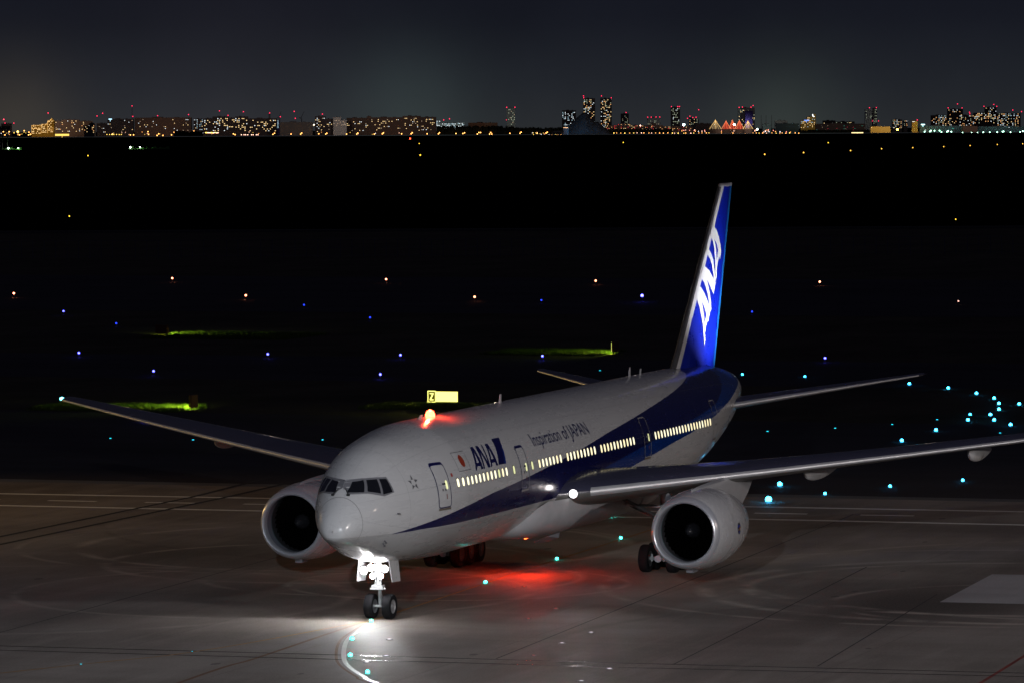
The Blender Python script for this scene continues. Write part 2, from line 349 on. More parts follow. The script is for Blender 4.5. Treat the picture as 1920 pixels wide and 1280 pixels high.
def fcirc(cx,cz,rx,rz,n=28): return [(cx+rx*math.cos(2*math.pi*k/n),cz+rz*math.sin(2*math.pi*k/n)) for k in range(n)]
decal('flag_emblem',[[[(8.34,6.42),(9.72,6.42),(9.79,7.24),(8.38,7.24)],[(8.365,6.445),(9.695,6.445),(9.762,7.215),(8.405,7.215)]]],rim,fus,.008)
decal('flag_disc',[[fcirc(9.04,6.845,.255,.26)]],mat('flag_red',(.30,.035,.012),.4),fus,.010)
def text(body,x0,z0,x1,zcap,m,name,bold=.012,parent=None):
    cu=bpy.data.curves.new('t','FONT'); cu.body=body; cu.size=1; cu.offset=bold
    o=bpy.data.objects.new('t',cu); C.objects.link(o); bpy.context.view_layer.update()
    me=bpy.data.meshes.new_from_object(o.evaluated_get(bpy.context.evaluated_depsgraph_get()))
    bpy.data.objects.remove(o)
    vx=[v.co.x for v in me.vertices]; mn,mx=min(vx),max(vx)
    bm=bmesh.new(); bm.from_mesh(me)
    cap=.70
    for v in bm.verts:
        v.co=Vector((x0+(v.co.x-mn)/(mx-mn)*(x1-x0),0,z0+v.co.y/cap*(zcap-z0)))
    return _decal(name,bm,m,parent,.010,-1,.12,.5)
text('Inspiration of JAPAN',19.1,6.77,27.6,7.34,navy,'slogan_lettering',.004,fus)
# star emblem by the front door
tri=[]
for k in range(5):
    a=R(90+72*k); c0=Vector((math.cos(a),math.sin(a))); p=Vector((-c0.y,c0.x))
    ctr=c0*.19
    tri.append([[tuple(Vector((4.42,6.24))+ctr+c0*.16),tuple(Vector((4.42,6.24))+ctr-c0*.07+p*.10),tuple(Vector((4.42,6.24))+ctr-c0*.05-p*.05)]])
decal('star_emblem',tri,rim,fus,.009)
decal('fire_notice',[[rrect(7.45,7.62,6.27,6.42,.03)]],mat('placard_red2',(.40,.05,.04),.5),fus,.009)
# radome seam
seam=[]
def ringpath(X0,w):
    n=60; o=[]
    for k in range(n+1):
        z=Z0+sec(X0)[0]-sec(X0)[3]*.98+ (sec(X0)[3]+sec(X0)[2])*.985*k/n
        o.append(z)
    return o
zc,hw,ht,hb=sec(.98)
v=[];f=[]
for k in range(97):
    a=2*math.pi*k/96; c=math.cos(a); s=math.sin(a)
    for X in(.965,.99):
        zc,hw,ht,hb=sec(X); v.append((X,(hw+.004)*s,Z0+zc+((ht if c>0 else hb)+.004)*c))
for k in range(96): f.append((2*k,2*k+1,2*k+3,2*k+2))
meshobj('radome_seam',v,f,mat('seam',(.22,.22,.23),.5),fus)
# cockpit windows, both sides; frames first
W3=[[(1.70,6.45),(2.00,6.505),(1.60,6.02),(1.20,6.03)],[(2.085,6.505),(2.50,6.515),(2.27,5.925),(1.74,6.045)],[(2.60,6.515),(2.93,6.50),(2.915,5.955),(2.37,5.88)]]
def shrink(p,k):
    c=sum((Vector(q) for q in p),Vector((0,0)))/len(p); return [tuple(c+(Vector(q)-c)*k) for q in p]
for side in(-1,1):
    fr=[(1.655,6.53),(2.03,6.585),(2.55,6.60),(3.0,6.585),(3.02,5.93),(2.38,5.80),(1.70,5.965),(1.13,5.955)]
    decal('cockpit_window_frame',[[fr]],framem,fus,.010,side,step=.06,stepx=.1)
    for p in W3:
        cw=decal('cockpit_window',[[p]],glassd,fus,.022,side,step=.06,stepx=.1)
# wipers, probes, ports
g=G()
for s in(-1,1):
    a=onskin(1.14,5.93,.05,s); b=onskin(1.2,6.30,.05,s); g.tube((a[0]-.03,s*.35,a[2]+.02),(a[0]+.15,s*.16,6.2),.018,n=6); g.box(a[0]-.1,a[0]+.02,s*.35-.06,s*.35+.06,a[2]-.06,a[2]+.02)
g.obj('wiper',black,fus)
for X,z in((3.0,5.01),(2.72,3.86),(2.8,3.72)):
    p=onskin(X,z,0); q=onskin(X,z,.16); G().tube(p,q,.03,n=8).tube(q,(q[0]-.28,q[1],q[2]),.022,.01,n=8).obj('probe',rim,fus)
# belly ports and access panels
for X,z,w,h in((9.0,4.35,.05,.14),(10.2,4.38,.04,.12),(9.2,3.9,.1,.04),(12.2,3.8,.05,.10),(8.4,3.3,.3,.05),(14.5,3.7,.05,.12)):
    decal('access_panel',[[rrect(X,X+w,z,z+h,.015)]],framem,fus,.008)
# antennas on the crown
for X,h,l in((22.35,0.42,0.22),(43.0,0.51,0.24),(44.95,0.34,0.16),(11.0,.18,.5)):
    zt=Z0+3.1-.02 if X<43.5 else Z0+sec(X)[0]+sec(X)[2]-.02
    G().add([(X,-.03,zt),(X+l,-.03,zt),(X+l+.1,-.015,zt+h),(X+l*.6,-.015,zt+h),(X,.03,zt),(X+l,.03,zt),(X+l+.1,.015,zt+h),(X+l*.6,.015,zt+h)],[(0,1,2,3),(4,7,6,5),(0,3,7,4),(1,5,6,2),(3,2,6,7),(0,4,5,1)]).obj('antenna',white,fus)
# beacons
redl=mat('red_beacon_glass',(.8,.02,.01),.2,emit=(1,.05,.02),es=25)
G().rev([(0,.22),(.12,.22),(.26,.16),(.33,.02)],'z',(12.64,0,Z0+3.09),n=20).obj('beacon_light',redl,jet)
G().rev([(.1,.09),(.0,.08),(-.03,.02)],'z',(26.2,0,Z0-3.33),n=20).obj('beacon_light',redl,jet)
lamp('beacon_glow','POINT',(12.64,0,Z0+3.56),420,(1,.05,.02),.08,parent=jet)
lamp('beacon_glow','POINT',(26.2,0,Z0-3.74),560,(1,.032,.005),.1,parent=jet)
# --- airfoil lofts
def foil(fr,tc):
    t=5*tc*(.2969*math.sqrt(max(fr,0))-.126*fr-.3516*fr**2+.2843*fr**3-.1036*fr**4)
    return t
def loft(name,secs,a,b,m,parent,n=10,vertical=False,cap=True,off=0,mats=None):
    """secs: (LE, chord, tc, twist) ; a,b: chord fraction functions"""
    g=G(); rows=[]
    for (le,ch,tc,tw) in secs:
        fa=a(ch) if callable(a) else a; fb=b(ch) if callable(b) else b
        fr=[fa+(fb-fa)*((1-math.cos(math.pi/2*k/n)) if fa<.001 else k/n) for k in range(n+1)]
        up=[];lw=[]
        for q in fr:
            th=foil(q,tc)*ch+off; cb=.018*ch*math.sin(math.pi*min(1,q))*(0 if vertical else 1)
            xx=q*ch
            for sgn,L in((1,up),(-1,lw)):
                h=cb+sgn*th*(1.15 if sgn>0 or vertical else .85)
                if vertical: p=(le[0]+xx,le[1]+sgn*th,le[2])
                else: p=(le[0]+xx*math.cos(tw)+h*math.sin(tw),le[1],le[2]-xx*math.sin(tw)+h*math.cos(tw))
                L.append(p)
        rows.append(up[::-1]+(lw[1:] if fa<.001 else lw))
    m_=len(rows[0]); v=[p for r in rows for p in r]; f=[]
    for k in range(len(rows)-1):
        for i in range(m_-1): f.append((k*m_+i,k*m_+i+1,(k+1)*m_+i+1,(k+1)*m_+i))
        if a!=0 and not callable(a) or callable(a):
            pass
        f.append((k*m_+m_-1,k*m_,(k+1)*m_,(k+1)*m_+m_-1))
    if cap: f.append(tuple(range(m_))); f.append(tuple((len(rows)-1)*m_+i for i in range(m_-1,-1,-1)))
    g.add(v,f); return g.obj(name,m,parent)
def wingsecs(s,n=14):
    out=[]
    def one(y):
        t=(y-3.1)/27.37; X=22.5+(40.16-22.5)*t; z=4.22+(7.17-4.22)*(.86*t+.14*t*t)
        if y<10.2: te=35.2+(35.5-35.2)*(y-3.1)/7.1
        else: te=35.5+(42.0-35.5)*(y-10.2)/20.27
        tc=.135-.045*min(1,t*2) if t<.5 else .09
        tw=R(3.6-4.8*t)
        if y<3.1: X=22.5-(3.1-y)*.9; te=35.2
        return ((X,s*y,z),te-X,tc,tw)
    for y in [1.6,3.1,4.2,5.5,7,8.6,10.2,12.5,15,17.5,20,22.5,25,27.5,29.6,30.2]: out.append(one(y))
    e=one(30.47); out.append(((e[0][0]+.5,e[0][1],e[0][2]),e[1]-.7,.05,e[3])); return out
for s in(-1,1):
    ws=wingsecs(s)
    wg=loft('wing',ws,0,1,wingtop,jet,16)
    # lower skin grey is handled by a second material
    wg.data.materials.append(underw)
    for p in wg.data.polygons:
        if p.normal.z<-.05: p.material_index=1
    sl=loft('slat',[(tuple(Vector(a)+Vector((-.02,0,0))),c,t,w) for a,c,t,w in ws if abs(a[1])>4.1],0,lambda ch:.09/ch if ch>3 else .03,slatm,wg,8,off=.006)
    # flap and aileron seams
    for a_,b_,fr in((3,6,.70),(7,11,.72),(12,15,.74)):
        pts=[]
        g=G()
        for k in range(a_,b_):
            for e in(0,1): pass
            q=[]
            for kk in(k,k+1):
                le,ch,tc,tw=ws[kk]; xx=fr*ch; h=.018*ch*math.sin(math.pi*fr)+foil(fr,tc)*ch*1.15+.004
                q.append((le[0]+xx*math.cos(tw),le[1],le[2]-xx*math.sin(tw)+h))
            g.add([q[0],(q[0][0]+.05,q[0][1],q[0][2]-.003),(q[1][0]+.05,q[1][1],q[1][2]-.003),q[1]],[(0,1,2,3)])
        g.obj('flap_seam',framem,wg,False)
    # little vortex generators
    # flap track fairings
    for y in (12.4,19.6,7.2):
        le,ch,tc,tw=min(ws,key=lambda q:abs(abs(q[0][1])-y)); 
        t=(y-3.1)/27.37; X=22.5+17.66*t; te=35.5+6.5*(max(y,10.2)-10.2)/20.27; zz=4.22+2.95*(.86*t+.14*t*t)
        L=(te-X)*.62+1.6; x0=te-L+1.5
        g=G(); pr=[]; v=[]; n=20; K=16
        for k in range(K+1):
            q=k/K; r=max(.012,.40*(math.sin(math.pi*min(1,q**.62)))**.75)
            xc=x0+L*q; zc_=zz-.22-.09*(q)*(L*.3)-.15
            for i in range(n):
                a=2*math.pi*i/n; v.append((xc,s*y+r*.62*math.sin(a),zc_+r*1.15*math.cos(a)))
        f=[(k*n+i,k*n+(i+1)%n,(k+1)*n+(i+1)%n,(k+1)*n+i) for k in range(K) for i in range(n)]
        g.add(v,f+[tuple(range(n)),tuple(K*n+i for i in range(n))]); g.obj('flap_fairing',white,wg)
    # wing tip navigation light
    tip=(40.45,s*30.42,7.19)
    G().rev([(-.12,.02),(-.08,.07),(.05,.09),(.25,.05)],'x',tip,n=12).obj('navigation_light',mat('nav_green' ,(.1,.9,.9),.2,emit=(.1,.75,.9),es=14) if s>0 else mat('nav_red',(.9,.1,.1),.2,emit=(1,.05,.03),es=14),wg)
    # wing root landing light
    ll=(22.75 if s<0 else 22.75,s*3.55,4.30)
    G().tube(ll,(ll[0]-.16,ll[1],ll[2]),.20,.23,n=20).obj('light_housing',lipm,wg)
    G().rev([(-.165,.19),(-.20,.15),(-.22,.02)],'x',ll,n=20).obj('landing_light',mat('lens_white',(1,1,1),.1,emit=(1,.93,.9),es=7),wg)
    lamp('landing_beam','SPOT',(ll[0]-.35,ll[1],ll[2]),1100,(1,.93,.92),.1,(-8,-15.5,0) if s<0 else (-12,9,0),30,1,jet)
lamp('landing_glow','POINT',(22.25,-3.9,4.32),.8,(1,.9,.85),.1,parent=jet)
# --- engines
for s in(-1,1):
    c=(20.1,s*9.67,2.80)
    en=G().rev([(.30,1.648),(.55,1.71),(.9,1.765),(1.4,1.82),(2.0,1.855),(2.8,1.87),(3.6,1.83),(4.4,1.74),(5.2,1.60),(5.9,1.46),(5.95,1.42),(5.2,1.50),(4.6,1.50)],'x',c,n=72).obj('engine_nacelle',dirty('nacelle_paint',(.50,.50,.52),.26,amt=.05,coat=.4),jet)
    G().rev([(.302,1.652),(.2,1.615),(.1,1.56),(.03,1.50),(0,1.455),(.02,1.415),(.08,1.375),(.2,1.345),(.34,1.335)],'x',c,n=72).obj('inlet_lip',lipm,en)
    G().rev([(.34,1.336),(.6,1.35),(.9,1.375),(.96,1.38)],'x',c,n=64).obj('inlet_duct',dirty('duct_grey',(.26,.27,.33),.35,amt=.12),en)
    G().rev([(.962,1.382),(1.02,1.385),(1.06,1.388)],'x',c,n=64).obj('duct_liner_ring',mat('liner_teal',(.10,.20,.22),.5),en)
    G().rev([(1.06,1.388),(1.3,1.395),(1.9,1.395)],'x',c,n=64).obj('fan_case',mat('fan_case_dark',(.03,.03,.035),.5),en)
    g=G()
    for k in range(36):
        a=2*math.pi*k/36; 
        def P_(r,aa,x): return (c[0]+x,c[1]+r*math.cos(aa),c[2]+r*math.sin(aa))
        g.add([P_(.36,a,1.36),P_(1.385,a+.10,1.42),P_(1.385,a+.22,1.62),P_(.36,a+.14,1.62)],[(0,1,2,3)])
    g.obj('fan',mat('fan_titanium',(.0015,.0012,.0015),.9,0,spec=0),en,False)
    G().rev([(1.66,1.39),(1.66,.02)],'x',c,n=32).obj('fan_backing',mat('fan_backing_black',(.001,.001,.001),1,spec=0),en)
    G().rev([(.80,.012),(.83,.075),(.92,.16),(1.08,.25),(1.3,.34),(1.5,.37)],'x',c,n=36).obj('spinner',mat('spinner_grey',(.015,.015,.018),.22),en)
    G().rev([(5.0,1.05),(6.2,1.0),(7.2,.86),(7.9,.72),(7.9,.66),(7.4,.6)],'x',c,n=40).obj('core_nozzle',dirty('hot_metal',(.12,.11,.10),.4,.8,amt=.3),en)
    G().rev([(6.9,.55),(7.9,.42),(8.7,.12),(8.75,.01)],'x',c,n=30).obj('exhaust_plug',darkst,en)
    # cowl seam rings
    for xx,rr in((2.05,1.8585),(4.35,1.75)):
        G().rev([(xx,rr+.003),(xx+.03,rr+.002)],'x',c,n=64).obj('cowl_seam',mat('seam',(.2,.2,.2),.5),en)
    # drain fairing under the cowl and a strake
    G().box(c[0]+1.1,c[0]+1.9,c[1]-.12*1,c[1]+.22,c[2]-1.93,c[2]-1.78).obj('drain_mast',framem,en)
    def strake(sy):
        a=R(48)
        v=[(c[0]+1.0,c[1]+sy*1.80*math.cos(a),c[2]+1.80*math.sin(a)),(c[0]+2.4,c[1]+sy*1.87*math.cos(a),c[2]+1.87*math.sin(a)),(c[0]+2.4,c[1]+sy*2.18*math.cos(a),c[2]+2.18*math.sin(a)),(c[0]+1.9,c[1]+sy*2.1*math.cos(a),c[2]+2.1*math.sin(a))]
        g=G(); g.add(v,[(0,1,2,3)]); g.add([(p[0],p[1],p[2]+.03) for p in v],[(3,2,1,0)]); g.obj('strake',grey,en,False)
    strake(1 if s<0 else -1)
    # pylon
    g=G(); v=[]; K=14; sta=[(21.4,.05,1.72,1.87),(22.0,.16,1.70,1.94),(23.0,.23,1.6,1.99),(24.2,.27,1.5,2.02),(25.6,.29,1.3,2.03),(27.0,.29,1.0,2.05),(28.2,.27,.62,2.10),(29.0,.24,.55,2.15),(30.4,.17,1.05,2.15),(31.8,.10,1.75,2.1),(32.6,.03,2.05,2.08)]
    for X,w,zb,zt in sta:
        q=[(-w,zb),(w,zb),(w*1.0,zt-.25),(w*.7,zt-.08),(0,zt),(-w*.7,zt-.08),(-w*1.0,zt-.25)]
        for yy,z in q: v.append((X,c[1]+yy,c[2]+z))
    n=7; f=[(k*n+i,k*n+(i+1)%n,(k+1)*n+(i+1)%n,(k+1)*n+i) for k in range(len(sta)-1) for i in range(n)]
    g.add(v,f+[tuple(range(n)),tuple((len(sta)-1)*n+i for i in range(n))]); g.obj('pylon',grey,en)
    if s<0:
        # painted crest on the outboard cowl
        def oncowl(x,z,off):
            prof=[(.30,1.648),(.9,1.765),(1.4,1.82),(2.0,1.855),(2.8,1.87),(3.6,1.83),(4.4,1.74)]
            r=np.interp(x,[p[0] for p in prof],[p[1] for p in prof])+off
            return (c[0]+x,c[1]-math.sqrt(r*r-z*z),c[2]+z)
        def crest(loop,m,off):
            cx=sum(p[0] for p in loop)/len(loop); cz=sum(p[1] for p in loop)/len(loop)
            v=[oncowl(cx,cz,off)]+[oncowl(p[0],p[1],off) for p in loop]; n=len(loop)
            meshobj('cowl_crest',v,[(0,i+1,(i+1)%n+1) for i in range(n)],m,en,False)
        crest(fcirc(2.75,.02,.24,.27,24),mat('crest_black',(.01,.01,.012),.4),.012)
        crest(fcirc(2.70,.12,.20,.07,16),mat('crest_blue',(.01,.03,.35),.4),.016)
        crest(fcirc(2.82,.02,.12,.10,12),mat('crest_brown',(.25,.09,.02),.4),.020)
        crest(fcirc(2.62,-.03,.04,.045,8),mat('crest_white',(.6,.6,.6),.4),.024)
        crest(fcirc(2.90,-.03,.04,.045,8),mat('crest_white',(.6,.6,.6),.4),.024)
        crest(fcirc(2.74,-.14,.12,.05,12),mat('crest_blue',(.01,.03,.35),.4),.020)
# --- tailplane
for s in(-1,1):
    def hs(t):
        y=1.2+(10.82-1.2)*t; X=54.0+(60.95-54.0)*t; te=60.4+(62.55-60.4)*t; z=6.18+(7.68-6.18)*t
        return ((X,s*y,z),te-X,.10,R(.5))
    ss=[hs(k/9) for k in range(10)]; e=hs(1); ss.append(((e[0][0]+.55,s*10.92,e[0][2]+.02),e[1]-.6,.05,0))
    st=loft('tailplane',ss,0,1,wingtop,jet,12)
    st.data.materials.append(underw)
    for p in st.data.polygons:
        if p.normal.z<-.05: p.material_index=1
    loft('tailplane_leading_edge',[(tuple(Vector(a)+Vector((-.015,0,0))),c,t,w) for a,c,t,w in ss[1:-1]],0,.028,slatm,st,7,off=.005)
    # logo light
    p=(58.25,s*5.2,7.07)
    G().box(p[0]-.22,p[0]+.22,p[1]-.16,p[1]+.16,p[2]-.18,p[2]).obj('logo_light',mat('lens_logo',(1,1,1),.1,emit=(1,.9,1),es=40),st)
    lamp('logo_beam','SPOT',(p[0],p[1],p[2]+.12),8200,(.93,.93,1),.12,(57.0,0,12.6),80,1,jet)
# --- fin
def finsec(z):
    t=(z-7.75)/(18.03-7.75); X=50.03+(59.93-50.03)*t; te=58.66+(62.44-58.66)*t; return ((X,0,z),te-X,.085,0)
zsf=[7.4,7.75,8.6,9.6,10.8,12,13.2,14.4,15.6,16.8,17.6,17.90]
fsn=[finsec(z) for z in zsf]
def flare(L): # curved dorsal root
    out=[]
    for (le,c,t,w) in L:
        k=max(0,(9.0-le[2])/1.6); dx=.8*k*k; out.append(((le[0]-dx,0,le[2]),c+dx,t*(1+.1*k),w))
    return out
fsn=flare(fsn)
finblue=dirty('fin_blue',(.003,.016,.42),.3,amt=.12,coat=.4)
white2=dirty('fin_white',(.62,.62,.64),.3,amt=.08,coat=.3)
fin=loft('tail_fin',fsn,lambda c:.68/c,lambda c:1-.46/c,finblue,jet,10,True)
loft('fin_leading_edge',fsn,0,lambda c:.26/c,dirty('fin_edge_metal_unlit',(.10,.10,.105),.45,.3,amt=.2),fin,9,True)  # edge metal coloured dark to stand for the unlit front
loft('fin_white_band',fsn,lambda c:.262/c,lambda c:.68/c,white2,fin,4,True)
loft('rudder_edge',fsn,lambda c:1-.46/c,.999,dirty('rudder_blue',(.01,.17,.50),.35,amt=.1),fin,4,True)
tp=finsec(17.98); loft('fin_cap',[finsec(17.86),(tp[0],tp[1],.075,0),((tp[0][0]+.12,0,18.04),tp[1]-.2,.04,0)],0,1,white2,fin,12,True,off=.004)
def finplane(off):
    def f(x,z):
        le,ch,tc,_=finsec(z); q=min(.98,max(0.02,(x-le[0])/ch)); return -(foil(q,tc)*ch+off)
    return f
FL=[[[(57.94,15.84),(58.52,15.53),(58.94,15.14),(59.36,14.68),(59.54,14.35),(59.25,13.95),(58.98,14.11),(58.5,13.5),(58.49,13.01),(58.23,12.79),(58.16,13.23),(58.08,13.91),(57.93,14.55),(57.67,15.03),(57.41,15.33)],[(58.04,15.09),(58.51,14.77),(58.77,14.44),(58.42,13.92),(58.3,14.54)]],[[(56.83,14.68),(57.14,14.46),(57.56,14.1),(57.82,13.71),(58.05,13.26),(58.17,12.79),(58.28,12.72),(58.01,12.41),(57.74,12.12),(57.22,12.42),(56.65,12.79),(56.29,12.98),(56.44,12.8),(56.8,12.32),(57.11,11.81),(57.26,11.42),(56.98,11.17),(56.69,11.68),(56.38,12.22),(55.82,12.82),(55.38,13.13),(55.97,13.74),(56.82,13.43),(57.34,13.15),(57.75,12.91),(57.6,13.28),(57.39,13.64),(57.03,14.06),(56.54,14.41)]],[[(54.92,12.66),(55.25,12.61),(55.76,12.27),(56.28,11.87),(56.64,11.57),(56.98,11.11),(56.6,10.68),(56.39,10.79),(55.82,10.21),(55.86,9.68),(55.59,9.44),(55.48,10.05),(55.28,10.64),(54.97,11.24),(54.67,11.71),(54.4,12.11)],[(55.22,11.85),(55.65,11.55),(56.11,11.12),(55.74,10.66),(55.54,11.21)]]]
FL=[[[(x+.22,z-.01) for x,z in lp] for lp in pl] for pl in FL]
for poly in FL:
    o=decal('fin_letter',[poly],mat('letter_white',(.62,.62,.62),.5),fin,.012,-1,plane=lambda x,z:finplane(.02)(x,z))
# --- landing gear
hubdark=dirty('wheel_hub_dark',(.10,.10,.10),.5,.3,amt=.3,scale=8)
def wheel(name,cx,cy,r,w,parent):
    g=G(); p=[(-w/2*.86,r*.56),(-w/2*.98,r*.70),(-w/2,r*.82),(-w/2*.88,r*.94),(-w/2*.55,r),(0,r),(w/2*.55,r),(w/2*.88,r*.94),(w/2,r*.82),(w/2*.98,r*.70),(w/2*.86,r*.56)]
    zc_=r-(TILT*(cx-20))+TILT*20-TILT*20
    z=r+TILT*20-TILT*cx*1.0
    g.rev(p,'y',(cx,cy,z),n=40,mi=0)
    for sg in(-1,1):
        g.rev([(sg*w/2*.86,r*.56),(sg*w/2*.70,r*.50),(sg*w/2*.62,r*.22),(sg*w/2*.85,r*.18),(sg*w/2*.85,.01)],'y',(cx,cy,z),n=32,mi=1)
        for k in range(9):
            a=2*math.pi*k/9; g.tube((cx+r*.37*math.cos(a),cy+sg*w/2*.64,z+r*.37*math.sin(a)),(cx+r*.37*math.cos(a),cy+sg*w/2*.60,z+r*.37*math.sin(a)),r*.06,n=8,mi=2)
    return g.obj(name,[rubber,hub if r<.6 else hubdark,black],parent)
gx=5.89; gz=.55+TILT*(20-gx)
ng=G(); ng.tube((gx,0,gz),(gx-.12,0,1.55),.07).tube((gx-.12,0,1.55),(gx-.22,0,3.2),.125).tube((gx,-.32,gz),(gx,.32,gz),.06)
ng.tube((gx-.2,0,2.6),(gx+1.3,0,3.1),.06).tube((gx-.14,-.05,1.45),(gx+.22,0,1.05),.035).tube((gx+.22,0,1.05),(gx+.04,0,.68),.035)
ng.box(gx-.40,gx-.10,-.26,.26,1.42,1.62).tube((gx-.3,-.36,1.45),(gx-.3,.36,1.45),.04).tube((gx-.25,.12,1.6),(gx-.3,.13,2.6),.03,n=8).tube((gx-.25,-.14,1.6),(gx-.3,-.13,2.6),.025,n=8)
ngo=ng.obj('nose_gear',gearm,jet)
for s in(-1,1): wheel('wheel',gx,s*.42,.55,.42,ngo)
for s in(-1,1):
    g=G(); g.add([(gx-.8,s*.66,2.95),(gx+.4,s*.66,2.9),(gx+.35,s*.80,1.75),(gx-.7,s*.80,1.80)],[(0,1,2,3)]); g.add([(gx-.8,s*.69,2.95),(gx+.4,s*.69,2.9),(gx+.35,s*.83,1.75),(gx-.7,s*.83,1.80)],[(3,2,1,0)])
    g.add([(gx-.8,s*.66,2.95),(gx-.7,s*.80,1.80),(gx-.7,s*.83,1.80),(gx-.8,s*.69,2.95)],[(0,1,2,3)])
    g.obj('gear_door',white,ngo,False)
lensn=mat('lens_taxi',(1,1,1),.1,emit=(1,.97,.98),es=40)
for lx,y,z,r in((.72,.50,2.28,.17),(.55,.24,2.40,.16),(.40,-.08,2.42,.17),(.40,-.36,2.34,.16),(.45,.20,2.02,.13),(.38,-.16,2.02,.13)):
    G().tube((gx-lx+.2,y,z),(gx-lx+.04,y,z),r*.7,r,n=16).obj('lamp_housing',gearm,ngo)
    G().rev([(-lx+.035,r*.96),(-lx,r*.7),(-lx-.02,.01)],'x',(gx,y,z),n=16).obj('taxi_light',lensn,ngo)
G().tube((gx-.15,.2,2.35),(gx-.55,.50,2.28),.03,n=8).tube((gx-.15,-.1,2.02),(gx-.28,.2,2.02),.025,n=8).obj('lamp_bracket',gearm,ngo)
g=G().tube((gx-.25,-.4,2.35),(gx-.25,.45,2.35),.04); g.obj('lamp_bracket',gearm,ngo)
lamp('taxi_beam','SPOT',(gx-.82,.25,2.2),380,(1,.97,.98),.05,(-25,4,-1),158,.03,jet)
lamp('taxi_beam','SPOT',(gx-.84,-.1,2.3),1150,(1,.96,.97),.04,(-12.3,9.5,-1.2),112,.06,jet)
lamp('taxi_glow','POINT',(gx-.95,.1,2.35),160,(1,.97,.98),.12,parent=jet)
for s in(-1,1):
    mx=31.55; z=.67
    def zl(x): return .67+TILT*(20-x)
    mg=G(); mg.tube((mx,s*5.49,.75),(mx-.15,s*5.45,2.3),.17).tube((mx-.15,s*5.45,2.3),(mx-.35,s*5.35,4.4),.25)
    mg.tube((mx-1.6,s*5.49,zl(mx-1.6)),(mx+1.6,s*5.49,zl(mx+1.6)),.15)
    for k in(-1.45,0,1.45): mg.tube((mx+k,s*5.49-.7,zl(mx+k)),(mx+k,s*5.49+.7,zl(mx+k)),.09)
    for k in(-1.45,):
        for q in(-.3,.3): mg.tube((mx+k-.28,s*5.49+q,zl(mx)-.1),(mx+k-.28,s*5.49+q,zl(mx)+.25),.05,n=8)
    mgo=mg.obj('main_gear',gearm,jet)
    G().tube((mx-.15,s*5.40,2.2),(mx-.3,s*3.0,3.4),.10).tube((mx-.15,s*5.40,2.3),(mx-3.0,s*3.9,3.7),.09).obj('side_brace',darkst,mgo)
    G().tube((mx-.25,s*5.40,3.0),(mx-.4,s*2.6,3.1),.07).tube((mx-.3,s*4.2,3.1),(mx-.4,s*4.6,4.0),.05).tube((mx-.5,s*6.0,3.6),(mx-.2,s*5.4,2.6),.05).obj('lock_link',gearm,mgo)
    G().add([(mx-1.2,s*5.9,2.0),(mx+1.2,s*5.9,2.0),(mx+1.3,s*6.1,4.0),(mx-1.6,s*6.1,4.0),(mx-1.2,s*5.95,2.0),(mx+1.2,s*5.95,2.0),(mx+1.3,s*6.15,4.0),(mx-1.6,s*6.15,4.0)],[(0,1,2,3),(7,6,5,4),(0,4,5,1),(0,3,7,4),(1,5,6,2)]).obj('gear_door',grey,mgo,False)
    for k in(-1.45,0,1.45):
        for q in(-.68,.68): wheel('wheel',mx+k,s*5.49+q,.67,.50,mgo)
    g=G().tube((mx-1.62,s*5.49,zl(mx)+.02),(mx-1.75,s*5.49,zl(mx)+.02),.17,n=20).tube((mx-1.76,s*5.49,zl(mx)+.02),(mx-1.79,s*5.49,zl(mx)+.02),.10,n=12)
    for a in range(6): g.tube((mx-1.76,s*5.49+.13*math.cos(a),zl(mx)+.02+.13*math.sin(a)),(mx-1.80,s*5.49+.13*math.cos(a),zl(mx)+.02+.13*math.sin(a)),.025,n=6)
    g.obj('brake_fitting',lipm,mgo)
# ram air scoop under the fairing
G().add([(21.4,-1.9,Z0-3.36),(22.5,-2.2,Z0-3.22),(22.5,-2.9,Z0-2.95),(21.4,-2.6,Z0-3.05),(22.5,-2.15,Z0-3.45),(22.5,-2.85,Z0-3.2)],[(0,4,5,3),(0,1,4),(3,5,2)]).obj('air_inlet',framem,jet,False)

